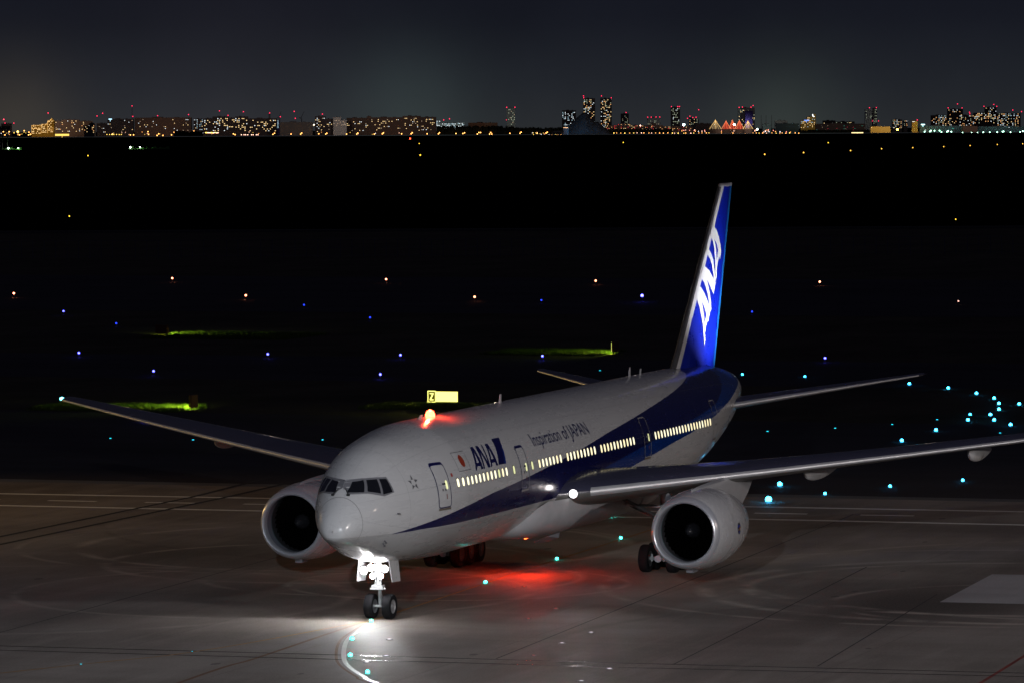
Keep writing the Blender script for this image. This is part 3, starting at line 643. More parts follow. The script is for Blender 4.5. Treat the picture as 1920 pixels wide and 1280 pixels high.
# ================================================================== ground
def groundmat(name,dark,lite,scale=.03,rings=(),fine=.25,rough=.6,spec=.4,bump=.15,blotches=()):
    m=bpy.data.materials.new(name); m.use_nodes=True; t=m.node_tree; b=t.nodes['Principled BSDF']
    tc=N(t,'ShaderNodeTexCoord'); P=tc.outputs['Object']
    def noise(sc,det,str_=(1,1,1),rg=.6):
        mp=N(t,'ShaderNodeMapping'); mp.inputs['Scale'].default_value=str_; t.links.new(P,mp.inputs[0])
        n=N(t,'ShaderNodeTexNoise'); n.inputs['Scale'].default_value=sc; n.inputs['Detail'].default_value=det; n.inputs['Roughness'].default_value=rg
        t.links.new(mp.outputs[0],n.inputs['Vector']); return n.outputs['Fac']
    a=noise(scale,6,(1,2.2,1)); c=ramp(t,a,[(.32,dark),(.66,lite)])
    st=noise(.12,5,(1,.22,1)); c=mixc(t,mth(t,'MULTIPLY',ramp(t,st,[(.45,0),(.7,1)]),.45),c,tuple(x*.55 for x in dark))
    st2=noise(.5,5,(.12,1.3,1)); c=mixc(t,mth(t,'MULTIPLY',ramp(t,st2,[(.5,0),(.72,1)]),.25),c,tuple(min(1,x*1.35) for x in lite))
    for (cx,cy,rx,ry,k) in blotches:  # broad soft-edged ellipses that darken the base colour
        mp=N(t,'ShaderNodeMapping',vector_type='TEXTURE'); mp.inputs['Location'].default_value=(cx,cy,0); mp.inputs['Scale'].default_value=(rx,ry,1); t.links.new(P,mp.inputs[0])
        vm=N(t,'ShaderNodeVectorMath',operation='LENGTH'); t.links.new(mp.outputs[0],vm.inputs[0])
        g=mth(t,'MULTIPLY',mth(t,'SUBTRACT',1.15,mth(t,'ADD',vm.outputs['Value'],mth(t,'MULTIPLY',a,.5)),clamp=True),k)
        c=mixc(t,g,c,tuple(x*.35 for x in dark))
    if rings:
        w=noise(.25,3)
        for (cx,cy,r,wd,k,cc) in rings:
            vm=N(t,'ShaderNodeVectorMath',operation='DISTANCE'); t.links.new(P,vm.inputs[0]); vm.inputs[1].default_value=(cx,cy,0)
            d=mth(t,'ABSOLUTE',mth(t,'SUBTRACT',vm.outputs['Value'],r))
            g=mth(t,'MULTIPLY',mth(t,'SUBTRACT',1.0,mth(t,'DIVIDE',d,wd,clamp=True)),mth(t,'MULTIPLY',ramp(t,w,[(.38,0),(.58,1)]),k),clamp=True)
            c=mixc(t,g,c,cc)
    if blotches:
        sp_=N(t,'ShaderNodeSeparateXYZ'); t.links.new(P,sp_.inputs[0])
        gl=[mth(t,'LESS_THAN',mth(t,'PINGPONG',mth(t,'ADD',sp_.outputs[q],1.3),3.75),.035) for q in(0,1)]
        c=mixc(t,mth(t,'MULTIPLY',mth(t,'MAXIMUM',gl[0],gl[1]),.30),c,(.05,.045,.045))
        mv=N(t,'ShaderNodeMapping'); mv.inputs['Scale'].default_value=(.5,1,1); t.links.new(P,mv.inputs[0])
        vo=N(t,'ShaderNodeTexVoronoi'); vo.inputs['Scale'].default_value=.28; t.links.new(mv.outputs[0],vo.inputs['Vector'])
        c=mixc(t,mth(t,'MULTIPLY',mth(t,'LESS_THAN',vo.outputs['Distance'],.055),.7),c,(.03,.028,.028))
    f=noise(9,4,rg=.8); c=mixc(t,fine,c,ramp(t,f,[(.3,tuple(x*.45 for x in dark)),(.7,tuple(min(1,x*1.5) for x in lite))]))
    t.links.new(c,b.inputs['Base Color'])
    t.links.new(mth(t,'MULTIPLY_ADD',st,.3,rough-.15),b.inputs['Roughness']); b.inputs['Specular IOR Level'].default_value=spec
    f2=noise(22,3,rg=.8); bp=N(t,'ShaderNodeBump'); bp.inputs['Strength'].default_value=bump; bp.inputs['Distance'].default_value=.02
    t.links.new(f2,bp.inputs['Height']); t.links.new(bp.outputs[0],b.inputs['Normal'])
    return m
LT=(.52,.46,.40)
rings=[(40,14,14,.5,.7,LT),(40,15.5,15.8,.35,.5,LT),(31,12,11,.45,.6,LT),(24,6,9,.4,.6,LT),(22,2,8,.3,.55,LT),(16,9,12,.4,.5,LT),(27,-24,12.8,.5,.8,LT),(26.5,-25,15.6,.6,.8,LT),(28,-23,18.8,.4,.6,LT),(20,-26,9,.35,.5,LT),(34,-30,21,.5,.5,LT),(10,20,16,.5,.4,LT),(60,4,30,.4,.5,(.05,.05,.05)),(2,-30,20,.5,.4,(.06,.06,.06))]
apron_m=groundmat('apron_concrete',(.115,.098,.086),(.36,.315,.285),.035,rings,.2,.72,.22,blotches=((18,-21,16,10,1.3),(16,6,9,14,.8),(44,-26,16,8,.9),(2,14,7,9,.6),(34,22,10,9,.6),(58,-12,8,14,.5)))
asph=groundmat('taxiway_asphalt',(.03,.027,.03),(.055,.048,.052),.03,(),.2,.8,.2)
soil=groundmat('turf',(.03,.03,.016),(.12,.10,.065),.05,(),.4,.95,.1,.3)
def sheet(name,quad,z,m,kind='structure',parent=None):
    o=meshobj(name,[(x,y,z) for x,y in quad],[tuple(range(len(quad)))],m,parent,False)
    if o.data.polygons[0].normal.z<0: o.data.flip_normals()
    if kind: o['kind']=kind
    return o
def fr(d,s): p=CAM+FD*d+RD*s; return (p.x,p.y)
sheet('ground',[fr(-260,-1200),fr(-260,1200),fr(1000,1600),fr(1000,-1600)],0,soil)
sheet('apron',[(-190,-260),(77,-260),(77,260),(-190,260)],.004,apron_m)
sheet('taxiway',[(79,-700),(146,-700),(146,900),(79,900)],.004,asph)
sheet('taxiway',[(192,-700),(233,-700),(233,900),(192,900)],.004,asph)
sheet('runway',[(335,-700),(462,-700),(462,900),(335,900)],.004,asph)
sheet('runway_shoulder',[(77,-700),(79,-700),(79,900),(77,900)],.005,mat('kerb_concrete',(.12,.12,.115),.7))
water_m=mat('bay_water_surface',(.0006,.0007,.0014),1,spec=0)
sheet('bay_water',[fr(1003,-4000),fr(1003,4000),fr(15850,9000),fr(15850,-9000)],-1.5,water_m)
g=G(); a=fr(1000,-1600); b=fr(1000,1600); a2=fr(1003,-1600); b2=fr(1003,1600)
g.add([(*a,.5),(*b,.5),(*b2,.5),(*a2,.5),(*a,-4),(*b,-4),(*b2,-4),(*a2,-4)],[(0,1,2,3),(0,4,5,1),(3,2,6,7)])
sw=g.obj('sea_wall',mat('sea_wall_concrete',(.10,.10,.10),.8),None,False); tag(sw,'low dark concrete sea wall between the airfield and the bay','wall')
sheet('far_shore',[fr(15850,-9000),fr(15850,9000),fr(60000,30000),fr(60000,-30000)],-.2,mat('far_land',(.006,.006,.006),.95,spec=0))
# painted lines and joints
def strip(name,pts,w,z,m,kind='structure'):
    pts=[Vector((p[0],p[1])) for p in pts]; v=[];f=[]
    for i,p in enumerate(pts):
        d=((pts[min(i+1,len(pts)-1)]-pts[max(i-1,0)])).normalized(); n=Vector((-d.y,d.x))*w/2
        v+=[(p.x+n.x,p.y+n.y,z),(p.x-n.x,p.y-n.y,z)]
    for i in range(len(pts)-1): f.append((2*i,2*i+2,2*i+3,2*i+1))
    o=meshobj(name,v,f,m,None,False)
    if o.data.polygons[0].normal.z<0: o.data.flip_normals()
    if kind: o['kind']=kind
    return o
def smooth(p,k=6):
    p=[Vector(q) for q in p]; o=[]
    for i in range(len(p)-1):
        a=p[max(i-1,0)];b=p[i];c=p[i+1];d=p[min(i+2,len(p)-1)]
        for j in range(k):
            t=j/k; o.append(.5*((2*b)+(c-a)*t+(2*a-5*b+4*c-d)*t*t+(3*b-a-3*c+d)*t**3))
    o.append(p[-1]); return o
wp=dirty('road_paint_white',(.80,.80,.78),.6,amt=.15,scale=3); yp=dirty('taxi_paint_yellow',(.34,.17,.03),.7,amt=.45,scale=3)
yp2=dirty('taxi_paint_old_and_shadow',(.16,.065,.02),.7,amt=.4,scale=2); jt=mat('joint_sealant',(.022,.02,.02),.8); wl_=dirty('centreline_beam_lit',(.60,.58,.54),.35,amt=.25,scale=2,spec=.8)
strip('road_edge_line',[(68.6,110),(67.9,46.6),(68.6,29.6),(69.9,-1.6),(70.3,-14.5),(70.6,-60)],.7,.010,wp)
strip('road_edge_line',[(59.4,110),(59.7,42.9),(59.9,26.9),(61.6,-3.5),(61.6,-16.5),(61.8,-60)],.7,.010,wp)
for k in range(-6,10):
    y=44.7+3-k*6.0; strip('road_dash',[(63.65+(44.7-y)*.043,y),(63.65+(44.7-y+3)*.043,y-3)],.5,.010,wp)
strip('taxi_line',smooth([(-60,27),(-18.18,7.21),(-8.99,2.8),(3.11,.42),(5.07,.1),(8.41,.2),(22.49,.8),(30.08,1.2),(35.28,1.38),(47.23,1.78),(62.77,2.41),(76,3)]),.16,.012,yp)
strip('taxi_line',smooth([(-70,-5),(-19.84,-.92),(-10.3,-.57),(2.23,.10),(4.58,.05)]),.2,.009,yp2)
strip('taxi_line',smooth([(3.54,-.30),(.7,-.92),(-2.46,-1.61),(-6.02,-2.76),(-10.13,-4.31),(-12.77,-5.58),(-15.42,-7.14),(-17.62,-8.64),(-30,-19)]),.19,.013,wl_)  # yellow centreline painted white for the glare of the nose beams
strip('taxi_line',smooth([(3.54,-.1),(.7,-.66),(-2.46,-1.32),(-6.02,-2.44),(-10.13,-3.98),(-12.77,-5.25),(-15.42,-6.8),(-17.62,-8.3),(-30,-18.6)]),.12,.008,yp2)  # darker twin strip painted in as the bright line's shadow
strip('taxi_line',[(-60,-33),(-11.28,-30.72),(-1.11,-30.27),(30,-29)],.16,.010,dirty('stand_paint_red',(.20,.03,.02),.7,amt=.4))
for y0,y1,xa,xb in((-10.02,-5.83,-7.9,66.1),(-17.5,-14.4,-7.9,35.5),(-23.2,-20.9,-7,23),(13.5,16.5,-8,58)): strip('pavement_joint',[(xa,y0),(xb,y1)],.07,.008,jt)
for p in ([(-9.4,60),(-8.98,11.43),(-8.32,-3.5),(-7.97,-16.13),(-7.08,-31.6),(-6,-60)],[(-11,60),(-10.48,10.74),(-9.89,-4.09),(-9.43,-16.58),(-8.28,-30.73),(-7.2,-60)]): strip('pavement_joint',p,.13,.011,mat('slot_drain',(.03,.03,.03),.25,.3))
for p in ([(30,33.4),(40.29,33.99),(68.7,34.57),(84.7,35.99)],[(28,31.5),(35.88,31.97),(68.06,32.57),(84.6,33.3)]): strip('pavement_joint',p,.34,.014,jt)
sheet('pale_rectangle',[(19.52,-21.85),(33.32,-21.12),(34.1,-30.5),(20,-32)],.0085,groundmat('pale_apron_tone',(.36,.35,.36),(.46,.45,.46),.1,(),.2,.6))  # paler rectangle laid flat over the apron
# small inset pavement reflectors
def puck(name,m,loc,label,group,cat,s=1,base=True,r=.12,h=.10):
    key=(name,m.name,base,r,h)
    if key not in PK:
        g=G(); me=[]
        if base: g.rev([(0,r*1.5),(.03,r*1.4),(.035,r*.9)],'z',(0,0,.012),n=14)
        t=g.obj(name,mat('fixture_metal',(.2,.2,.2),.5,.5),None)
        l=G().rev([(.01,r*.5),(.01+h*.25,r*.92),(.01+h*.5,r),(.01+h*.75,r*.85),(.01+h*.93,r*.45),(.01+h,.01)],'z',(0,0,0),n=16).obj('lens',m,t)
        PK[key]=(t,l); o=t; first=True
    else:
        t,l=PK[key]; o=t.copy(); C.objects.link(o); l2=l.copy(); C.objects.link(l2); l2.parent=o
    o.location=loc; o.scale=(s,s,s); tag(o,label,cat,group); return o
PK={}
ORD=['first','second','third','fourth','fifth','sixth','seventh','eighth','ninth','tenth']
def cyl(i):
    lo=[0,1,2,3,4,5,7,6]; up_=[13,12,11,10,9,8]
    if i==0: return 'largest cyan light, nearest the left engine at the start of the curve'
    if i in lo: return 'cyan taxiway light, %s from the left engine along the lower branch of the curve'%ORD[lo.index(i)]
    if i in up_: return 'cyan taxiway light, %s from the tailplane tip along the upper branch of the curve'%ORD[up_.index(i)]
    return 'cyan light near the right edge, %s the end of the curve'%('above' if i==14 else 'just below')
rm=mat('reflector_white_glow',(.9,.85,.9),.2,emit=(1,.9,1),es=1.0); rr=mat('reflector_red_glow',(.8,.05,.04),.2,emit=(1,.12,.08),es=.9)  # reflectors made emissive, the glow stands in for light they return
for x,y in [(-2.34,-3.41),(-8.32,-5.45),(-10.74,-5.51),(-1.75,-10.84),(2.61,-10.72),(-14.57,-15.77),(-10.24,-15.56)]: puck('pavement_reflector',rm,(x,y,0),'small white reflector set flush in the lit concrete','white reflectors in the concrete','reflector',1,True,.11,.05)
for x,y in [(7.37,-6.35),(-6.49,-11.15),(21.23,-1.55),(11.9,-6.13)]: puck('pavement_reflector',rr,(x,y,0),'small red reflector set flush in the concrete under the wing side','red reflectors in the concrete','reflector',1,True,.09,.04)
cy=mat('lens_cyan',(.1,.7,.8),.2,emit=(.03,.52,1.0),es=20); cg=mat('lens_green',(.1,.8,.6),.2,emit=(.03,.80,.66),es=18); cs=mat('lens_cyan_small',(.1,.7,.8),.2,emit=(.01,.40,.5),es=4)
bl=mat('lens_blue',(.1,.1,.9),.2,emit=(.08,.08,1),es=12); bs=mat('lens_blue_small',(.1,.1,.9),.2,emit=(.02,.05,1),es=2.5)
for i,(x,y) in enumerate([(73.19,.99),(85.18,3.61),(99.26,4.6),(126.19,6.26),(137.91,6.69),(149.81,7.16),(156.5,7.02),(150.26,5.32),(163.19,7.89),(170.67,9.58),(177.67,11.54),(183.96,14.41),(191.06,18.4),(196.66,23.03),(170.34,7.91),(145.06,2.94)]):
    puck('centreline_light',cy,(x,y,0),cyl(i),'cyan centreline lights curving away behind the wing','runway light',1.55 if i==0 else 1.2 if i==1 else .95,True,.12,.22)
for (x,y),q in zip([(79.42,-.7),(86.02,-2.95),(91.72,-6.03),(206.23,34.57),(208.45,40.75),(156.79,8.62)],['cyan light below the wing, first right of the left engine in the straight row','cyan light below the wing, second right of the left engine in the straight row','cyan light below the wing, third right of the left engine in the straight row','cyan light above the left tailplane, right of its neighbour','cyan light just right of the tail cone above the tailplane','small cyan light inside the loop of the curve']): puck('centreline_light',cy,(x,y,0),q,'cyan lights branching off the curve','runway light',.72,True,.12,.22)
for (x,y),q in zip([(47.48,1.86),(35.1,1.35),(22.49,.8),(60.8,6.54),(-2.77,-1.9),(-8.72,-4.04),(-14.28,-6.84),(4.22,-.19)],['green inset light under the wing root, farthest back on the taxi line','green inset light in the red glow behind the nose gear, the farther of two','green inset light in the red glow behind the nose gear, the nearer of two','green inset light seen between belly and left engine off the taxi line','green inset light on the white curve, nearest the nose wheels','green inset light on the white curve, in the middle of its bend','green inset light on the white curve, nearest the camera','green inset light right in front of the nose wheels']): puck('inset_light',cg,(x,y,0),q,'green inset lights along the taxi line','runway light',.62,True,.13,.22)
for x,y in [(150.52,9.63),(144.24,11.43),(139.11,14.32),(134.49,18.02),(212.68,54.99),(-14.44,5.37),(-8.82,2.86),(116.13,60.31),(115.94,54.03),(118.13,45.29),(136.69,1.82)]: puck('inset_light',cs,(x,y,0),'faint cyan light inset in the dark pavement','faint cyan inset lights','runway light',.8 if x>0 else .38,True,.10,.08)
def edge(name,m,loc,label,group,h=.32,r=.10,s=1):
    key=(name,m.name)
    if key not in PK:
        t=G().tube((0,0,0),(0,0,h),.03,n=8).rev([(0,.12),(.02,.12),(.03,.03)],'z',(0,0,0),n=12).obj(name,mat('fixture_metal',(.2,.2,.2),.5,.5),None)
        l=G().rev([(h,r*.6),(h+r*.4,r),(h+r*1.3,r*.9),(h+r*1.8,.01)],'z',(0,0,0),n=12).obj('lens',m,t); PK[key]=(t,l); o=t
    else:
        t,l=PK[key]; o=t.copy(); C.objects.link(o); l2=l.copy(); C.objects.link(l2); l2.parent=o
    o.location=loc; o.scale=(s,s,s); tag(o,label,'runway light',group); return o
for i,(x,y) in enumerate([(373.65,100.22),(230.11,66.06),(231.9,39.56),(229.19,79.67),(195.52,69.36),(134.2,65.42),(196.51,90.83),(226.5,111.08),(227.94,92.45),(321.9,154.85)]):
    edge('taxiway_edge_light',bl,(x,y,0),'blue taxiway edge light on a short stem beside dark pavement','blue taxiway edge lights',s=1.9 if i==0 else 1.0)
for x,y in [(335.86,75.6),(366.22,110.83),(290.97,134.91),(345.95,134.11),(311.5,112.99)]: edge('taxiway_edge_light',bs,(x,y,0),'faint distant blue taxiway edge light','faint distant blue edge lights')
rw=mat('lens_runway',(.9,.8,.7),.2,emit=(1,.30,.15),es=8); rwd=mat('lens_runway_dim',(.9,.8,.7),.2,emit=(1,.5,.4),es=2)
for qi,(x,y) in enumerate([(373.24,184.5),(371.54,151.78),(371.57,121.29),(434.84,188.1),(435.55,156.29),(434.01,125.26),(434.95,93.91)]): edge('runway_edge_light',rw,(x,y,0),'warm runway edge light, %s from the left in the %s row'%(ORD[qi if qi<3 else qi-3],'nearer' if qi<3 else 'farther'),'warm runway edge lights in two rows',s=1.35)
edge('runway_edge_light',rwd,(372.2,60.08,0),'dim runway edge light low on the far right side of the field',None)
# ------------------------------------------------------------------ guidance signs and the turf they light
signy=mat('sign_face_lit',(.9,.8,.2),.4,emit=(1,.97,.22),es=2.0); signb=mat('sign_black',(.012,.012,.006),.5,emit=(.25,.2,.0),es=.35); boxm=dirty('sign_case_brown',(.16,.06,.03),.6,amt=.2); 
letw=mat('sign_letter_lit',(.9,.9,.3),.4,emit=(1,1,.30),es=1.5)
def gsign(loc,rz,w,h,label,face=True,letter=False,power=60):
    t=empty('guidance_sign',(loc[0],loc[1],0),(0,0,rz),label,'airfield sign')
    G().box(-.14,.14,-w/2,w/2,.22,.22+h).obj('case',boxm,t,False)
    for yy in(-w/2+.2,w/2-.2): G().box(-.05,.05,yy-.04,yy+.04,0,.22).obj('leg',mat('fixture_metal',(.2,.2,.2),.5,.5),t,False)
    if letter:
        # left panel: black with a lit border and the letter Z ; right panel: fully lit
        x=-.145
        G().box(x-.012,x,-w/2,w/2-.68,.25,.22+h-.03).obj('lit_panel',signy,t,False)
        G().box(x-.012,x,w/2-.66,w/2-.0,.20,.22+h+.03).obj('panel_border',signy,t,False)
        G().box(x-.020,x-.013,w/2-.60,w/2-.06,.26,.22+h-.04).obj('panel_field',signb,t,False)
        z0=.36; z1=.22+h-.14; ya=w/2-.17; yb=w/2-.49; th=.09
        g=G(); X=x-.026
        for q in([(ya,z1),(yb,z1),(yb,z1-th),(ya,z1-th)],[(ya,z0),(yb,z0),(yb,z0+th),(ya,z0+th)],[(yb,z1-th),(yb+.12,z1-th),(ya,z0+th),(ya-.12,z0+th)]): g.add([(X,a,b) for a,b in q],[(0,1,2,3)])
        g.obj('letter_z',letw,t,False)
        for yy in(w/2-.90,-w/2+.28): G().tube((x-.013,yy,.22+h*.5),(x-.02,yy,.22+h*.5),.028,n=10).obj('sign_latch',mat('latch_yellow',(.6,.6,.05),.4,emit=(.8,.8,.02),es=1),t,False)
        lamp('sign_glow','AREA',(x-.1,0,.22+h*.5),power*.6,(1,.95,.15),aim=None,parent=t).rotation_euler=(0,R(90),0)
    else:
        G().box(-.17,-.142,-w/2+.05,w/2-.05,.26,.22+h-.05).obj('lit_panel',signy,t,False)
        l=lamp('sign_glow','AREA',(-.25,0,.22+h*.45),power,(.75,1,.08),aim=None,parent=t); l.rotation_euler=(0,R(78),0); l.data.shape='RECTANGLE'; l.data.size=h*.8; l.data.size_y=w*.9
    return t
gsign((160.5,51.35),R(-14+18),2.42,.85,'yellow lit guidance sign reading Z behind the red roof beacon',letter=True,power=220)
gsign((149.3,67.7),R(-99),.9,.95,'brown backed guidance sign lighting green grass behind the right wing tip',power=480)
gsign((243.6,63.2),R(-84),2.2,.95,'narrow edge-on guidance sign throwing a thin green streak on the far turf',power=250)
gsign((272,121.6),R(150),1.9,.9,'orange brown guidance sign lighting the far turf toward the right',power=380)
def turf(name,cx,cy,lx,ly,n,label,h=.35,seed=1):
    rnd=random.Random(seed); g=G(); v=[];f=[]
    for i in range(n):
        x=cx+rnd.uniform(-lx,lx)/1; y=cy+rnd.uniform(-ly,ly); a=rnd.uniform(0,6.28); hh=h*rnd.uniform(.4,1.25); w=.02
        lean=rnd.uniform(0,.14); k=len(v)
        v+=[(x-w*math.cos(a),y-w*math.sin(a),0),(x+w*math.cos(a),y+w*math.sin(a),0),(x+lean*math.sin(a),y-lean*math.cos(a),hh)]; f.append((k,k+1,k+2))
    g.add(v,f); o=meshobj(name,v,f,mat('grass_blade',(.045,.075,.015),.6,spec=.2),None,False); tag(o,label,None,None,'stuff'); return o
turf('grass',149.3,74,3.5,6.2,14000,'short grass lit green beside the edge-on sign',.36,2)
turf('grass',244,69.5,5,6,9000,'thin grass strip lit green on the far turf',.3,3)
turf('grass',271,113,7,8,12000,'grass lit green to the right of the far orange sign',.34,4)
turf('grass',157,50,3.5,6,12000,'grass around the lit Z sign',.3,5)
# airfield perimeter fence
ft=empty('perimeter_fence',(*fr(800,0),0),(0,0,YAW-math.pi/2),'dark tall perimeter fence of thin posts across the far airfield','fence')
po=None
for k in range(-48,49):
    if po is None: po=G().box(-.05,.05,-.05,.05,0,3.1).obj('post',mat('fence_post',(.12,.12,.20),.6,.3),ft,False); o=po
    else: o=po.copy(); C.objects.link(o); o.parent=ft
    o.location=(k*1.9,0,0)
g=G()
for z in(.4,1.7,3.0): g.box(-92,92,-.02,.02,z-.025,z+.025)
g.obj('rail',mat('fence_post',(.12,.12,.2),.6,.3),ft,False)
# ================================================================== the far shore city
KD=9000.0
def hor(u): return 240.2+(960-u)*.00506
def ctpos(u,D): p=CAM+FD*D+RD*((u-960)*D/KD); return p.x,p.y
def zat(u,v,D): return 21.4-(v-hor(u))*D/KD
facade={'dark':mat('facade_dark',(.10,.08,.085),.8,spec=.1,samp=False),'mid':mat('facade_mid',(.16,.15,.15),.8,spec=.1),'pale':mat('facade_pale',(.42,.42,.42),.8,spec=.1),'brown':mat('facade_brown',(.17,.12,.10),.8,spec=.1),'yellow':mat('facade_yellow',(.55,.38,.10),.8,spec=.1),'teal':mat('facade_teal',(.10,.16,.2),.8,spec=.1),'purple':mat('facade_purple',(.08,.05,.25),.8,spec=.1)}
wcol={'y':((1,.70,.32),3.2),'w':((.85,.95,1),3.0),'o':((1,.48,.18),3.0),'g':((.75,.85,.60),1.3),'b':((.55,.85,1),1.6),'d':((1,.75,.5),1.0),'r':((1,.05,.08),2.2),'t':((.1,.9,.7),1.2)}
WM={}
def wmat(k):
    c,e=wcol[k]; return mat('city_window_'+k,c,.5,emit=c,es=e*.55,samp=False)
def winmesh(k,w,h):
    key=(k,w,h)
    if key not in WM:
        me=bpy.data.meshes.new('window'); me.from_pydata([(-w/2,-.15,-h/2),(w/2,-.15,-h/2),(w/2,-.15,h/2),(-w/2,-.15,h/2),(-w/2,.1,-h/2),(w/2,.1,-h/2),(w/2,.1,h/2),(-w/2,.1,h/2)],[],[(0,1,2,3),(0,4,5,1),(3,2,6,7)]); me.materials.append(wmat(k)); WM[key]=me
    return WM[key]
redem=mat('obstruction_red',(.9,.05,.08),.3,emit=(1,.02,.09),es=3.2,samp=False)
RL={}
def redlight(parent,x,y,z,s=1.0,roof=None):
    if 'm' not in RL:
        o=G().rev([(-1.5,.1),(-1.1,1.0),(0,1.5),(1.1,1.0),(1.5,.1)],'z',(0,0,0),n=10).tube((0,0,-7),(0,0,-1),.25,n=6,mi=1).obj('obstruction_light',[redem,facade['dark']],parent); RL['m']=o.data
    else: o=bpy.data.objects.new('obstruction_light',RL['m']); C.objects.link(o); o.parent=parent
    o.location=(x,y,z); o.scale=(s,s,s); return o
def building(name,label,cat,secs,style='dark',D=16000,wins=None,reds=(),depth=40,pitch=None,base=0,roof=None,rnd=None):
    """secs: [(u0,u1,vtop)], wins: (kinds, prob, cell_u, cell_v, w, h, v_top_inset, v_bottom)"""
    u0=min(s[0] for s in secs); u1=max(s[1] for s in secs); uc=(u0+u1)/2; k=D/KD
    t=empty(name,(*ctpos(uc,D),0),(0,0,YAW-math.pi/2),label,cat)
    rnd=rnd or random.Random(hash(label)%1000 if False else sum(map(ord,label)))
    g=G(); up=G(); first=True
    for i,(a,b,vt) in enumerate(secs):
        x0=(a-uc)*k; x1=(b-uc)*k; z=zat((a+b)/2,vt,D); g.box(x0+(0 if i==0 else .02),x1,0.05*i,depth-.07*i,base,z)
        if x1-x0>12: up.box(x0+(x1-x0)*.3,x0+(x1-x0)*.5,depth*.3,depth*.6,z,z+2.4); up.box(x0+(x1-x0)*.7,x0+(x1-x0)*.78,depth*.2,depth*.5,z,z+1.6)
    g.obj('wall',facade[style],t,False)
    if up.f: up.obj('roof_plant',facade['dark'],t,False)
    n=0
    if wins:
        kinds,prob,cu,cv,w,h,vin,vb=wins; cells=[]
        for i,(a,b,vt) in enumerate(secs):
            v=vt+vin
            while v<vb:
                u=a+cu*.6
                while u<b-cu*.4: cells.append((u,v,i)); u+=cu
                v+=cv
        sel=[c for c in cells if rnd.random()<prob][:10**6]
        if len(sel)>96: rnd.shuffle(sel); sel=sel[:96]
        for u,v,i in sel:
            o=bpy.data.objects.new('window',winmesh(rnd.choice(kinds),w,h)); C.objects.link(o); o.parent=t
            o.location=((u+rnd.uniform(-.15,.15)*cu-uc)*k,.05*i,zat(u,v,D))
    for (u,v) in reds: redlight(t,(u-uc)*k,6,zat(u,v,D))
    return t
B=building
B('hotel','low dark block with two red roof lights at the far left edge','building',[(5,23,231.5),(-4,5,242)],'dark',reds=[(12,231),(28.5,231)])
h1=B('hotel','golden floodlit hotel with domed roof near the left end of the skyline','hotel',[(62,80,235),(80,92,233),(92,104,226)],'yellow',D=15600,wins=('y',.5,2.4,3.2,2.6,1.6,2,250),reds=[(93,212)])
B('hotel','wide hotel block beside the golden domed hotel, small dome on its roof','hotel',[(104,118,227),(118,150,224.5),(150,175,227)],'brown',D=15700,wins=('yydow',.22,2.6,3.2,2.2,1.6,2.5,248),reds=[(184.5,217.5),(195,212.5)])
B('apartment_block','dark narrow block lit green at its foot, left part of the skyline','building',[(160,170,236),(170,180,231)],'mid',D=15400,wins=('yo',.3,2.2,3,2,1.6,2,250))
B('apartment_block','dark block with one white roof sign and sparse windows left of the mast','building',[(184,204,231),(204,252,223)],'dark',wins=('ywd',.12,2.8,3.4,2,1.6,3,249),reds=[(251.5,218.5)])
B('hotel','long brown flat hotel with pink uplights along its base','hotel',[(255,361,220.5)],'brown',wins=('ydw',.10,2.8,3.3,2.2,1.6,4,246),reds=[(298,217),(356,215)])
B('hotel','small block with a pale blue lit corner between two long hotels','hotel',[(366,385,223)],'dark',wins=('wyb',.5,2.4,3,2,1.5,2,246))
B('hotel','broad dark hotel with the densest yellow windows left of centre','hotel',[(385,401,222),(401,431,218.5),(431,443,221),(443,467,218.5),(467,521,222)],'dark',wins=('yyyw',.30,2.9,3.2,2.7,2.0,4,247),reds=[(414,208),(430,216.5),(459,209.5),(508,212)])
B('sign_tower','narrow purple and blue glowing sign column beside the dense hotel','tower',[(522,526,226)],'purple',wins=('b',1,1.4,2.5,1.6,1.8,1,240))
B('warehouse','long unlit grey warehouse below two construction cranes','building',[(527,588,229)],'mid',D=15900,reds=[(528,219),(554,209),(556,222)])
B('hotel','tall left wing of the long central hotel with a red roof light','hotel',[(593,612,218),(612,627,223)],'dark',wins=('ywyd',.28,2.6,3.1,2.4,1.7,4,247),reds=[(607,214)])
B('hotel','pale lit section of the long central hotel','hotel',[(627,642,220),(642,652,225)],'pale',D=15950,wins=('d',.35,2.4,3,2,1.5,3,236))
B('hotel','long central hotel with yellow roof line and many scattered windows','hotel',[(652,690,221),(690,698,218),(698,757,220),(757,791,217.5),(791,820,219.5)],'brown',D=16050,wins=('yyydw',.2,2.9,3.2,2.4,1.7,4.5,245))
B('terminal_building','low white lit building right of the long central hotel','building',[(820,828,226),(828,858,231),(858,873,230)],'pale',D=16300,wins=('wwbw',.5,2.4,2.6,2.4,1.6,1.5,240),reds=[(834,225),(845,223)])
B('warehouse','low brown hall with a rounded roof line right of centre-left','building',[(880,935,230)],'brown',D=16500)
B('office_tower','lone grey tower with two red corner lights left of the dark hill','tower',[(952,968,202)],'pale',D=17000,wins=('gggd',.22,2.6,3,2.2,1.8,4,236),reds=[(952.3,201.3),(967.6,201.3),(952,225)])
B('office_block','dark office block with cold white window clusters beside the hill','building',[(1056,1082,207)],'dark',D=16800,wins=('wwb',.42,2.4,2.9,2.6,1.7,4,236))
B('apartment_tower','left one of the two tallest yellow windowed twin towers','tower',[(1096,1118,184.5)],'mid',D=17000,wins=('yyowg',.42,2.5,2.8,2.3,2.0,3,240),reds=[(1096.3,180),(1096.6,183.4)])
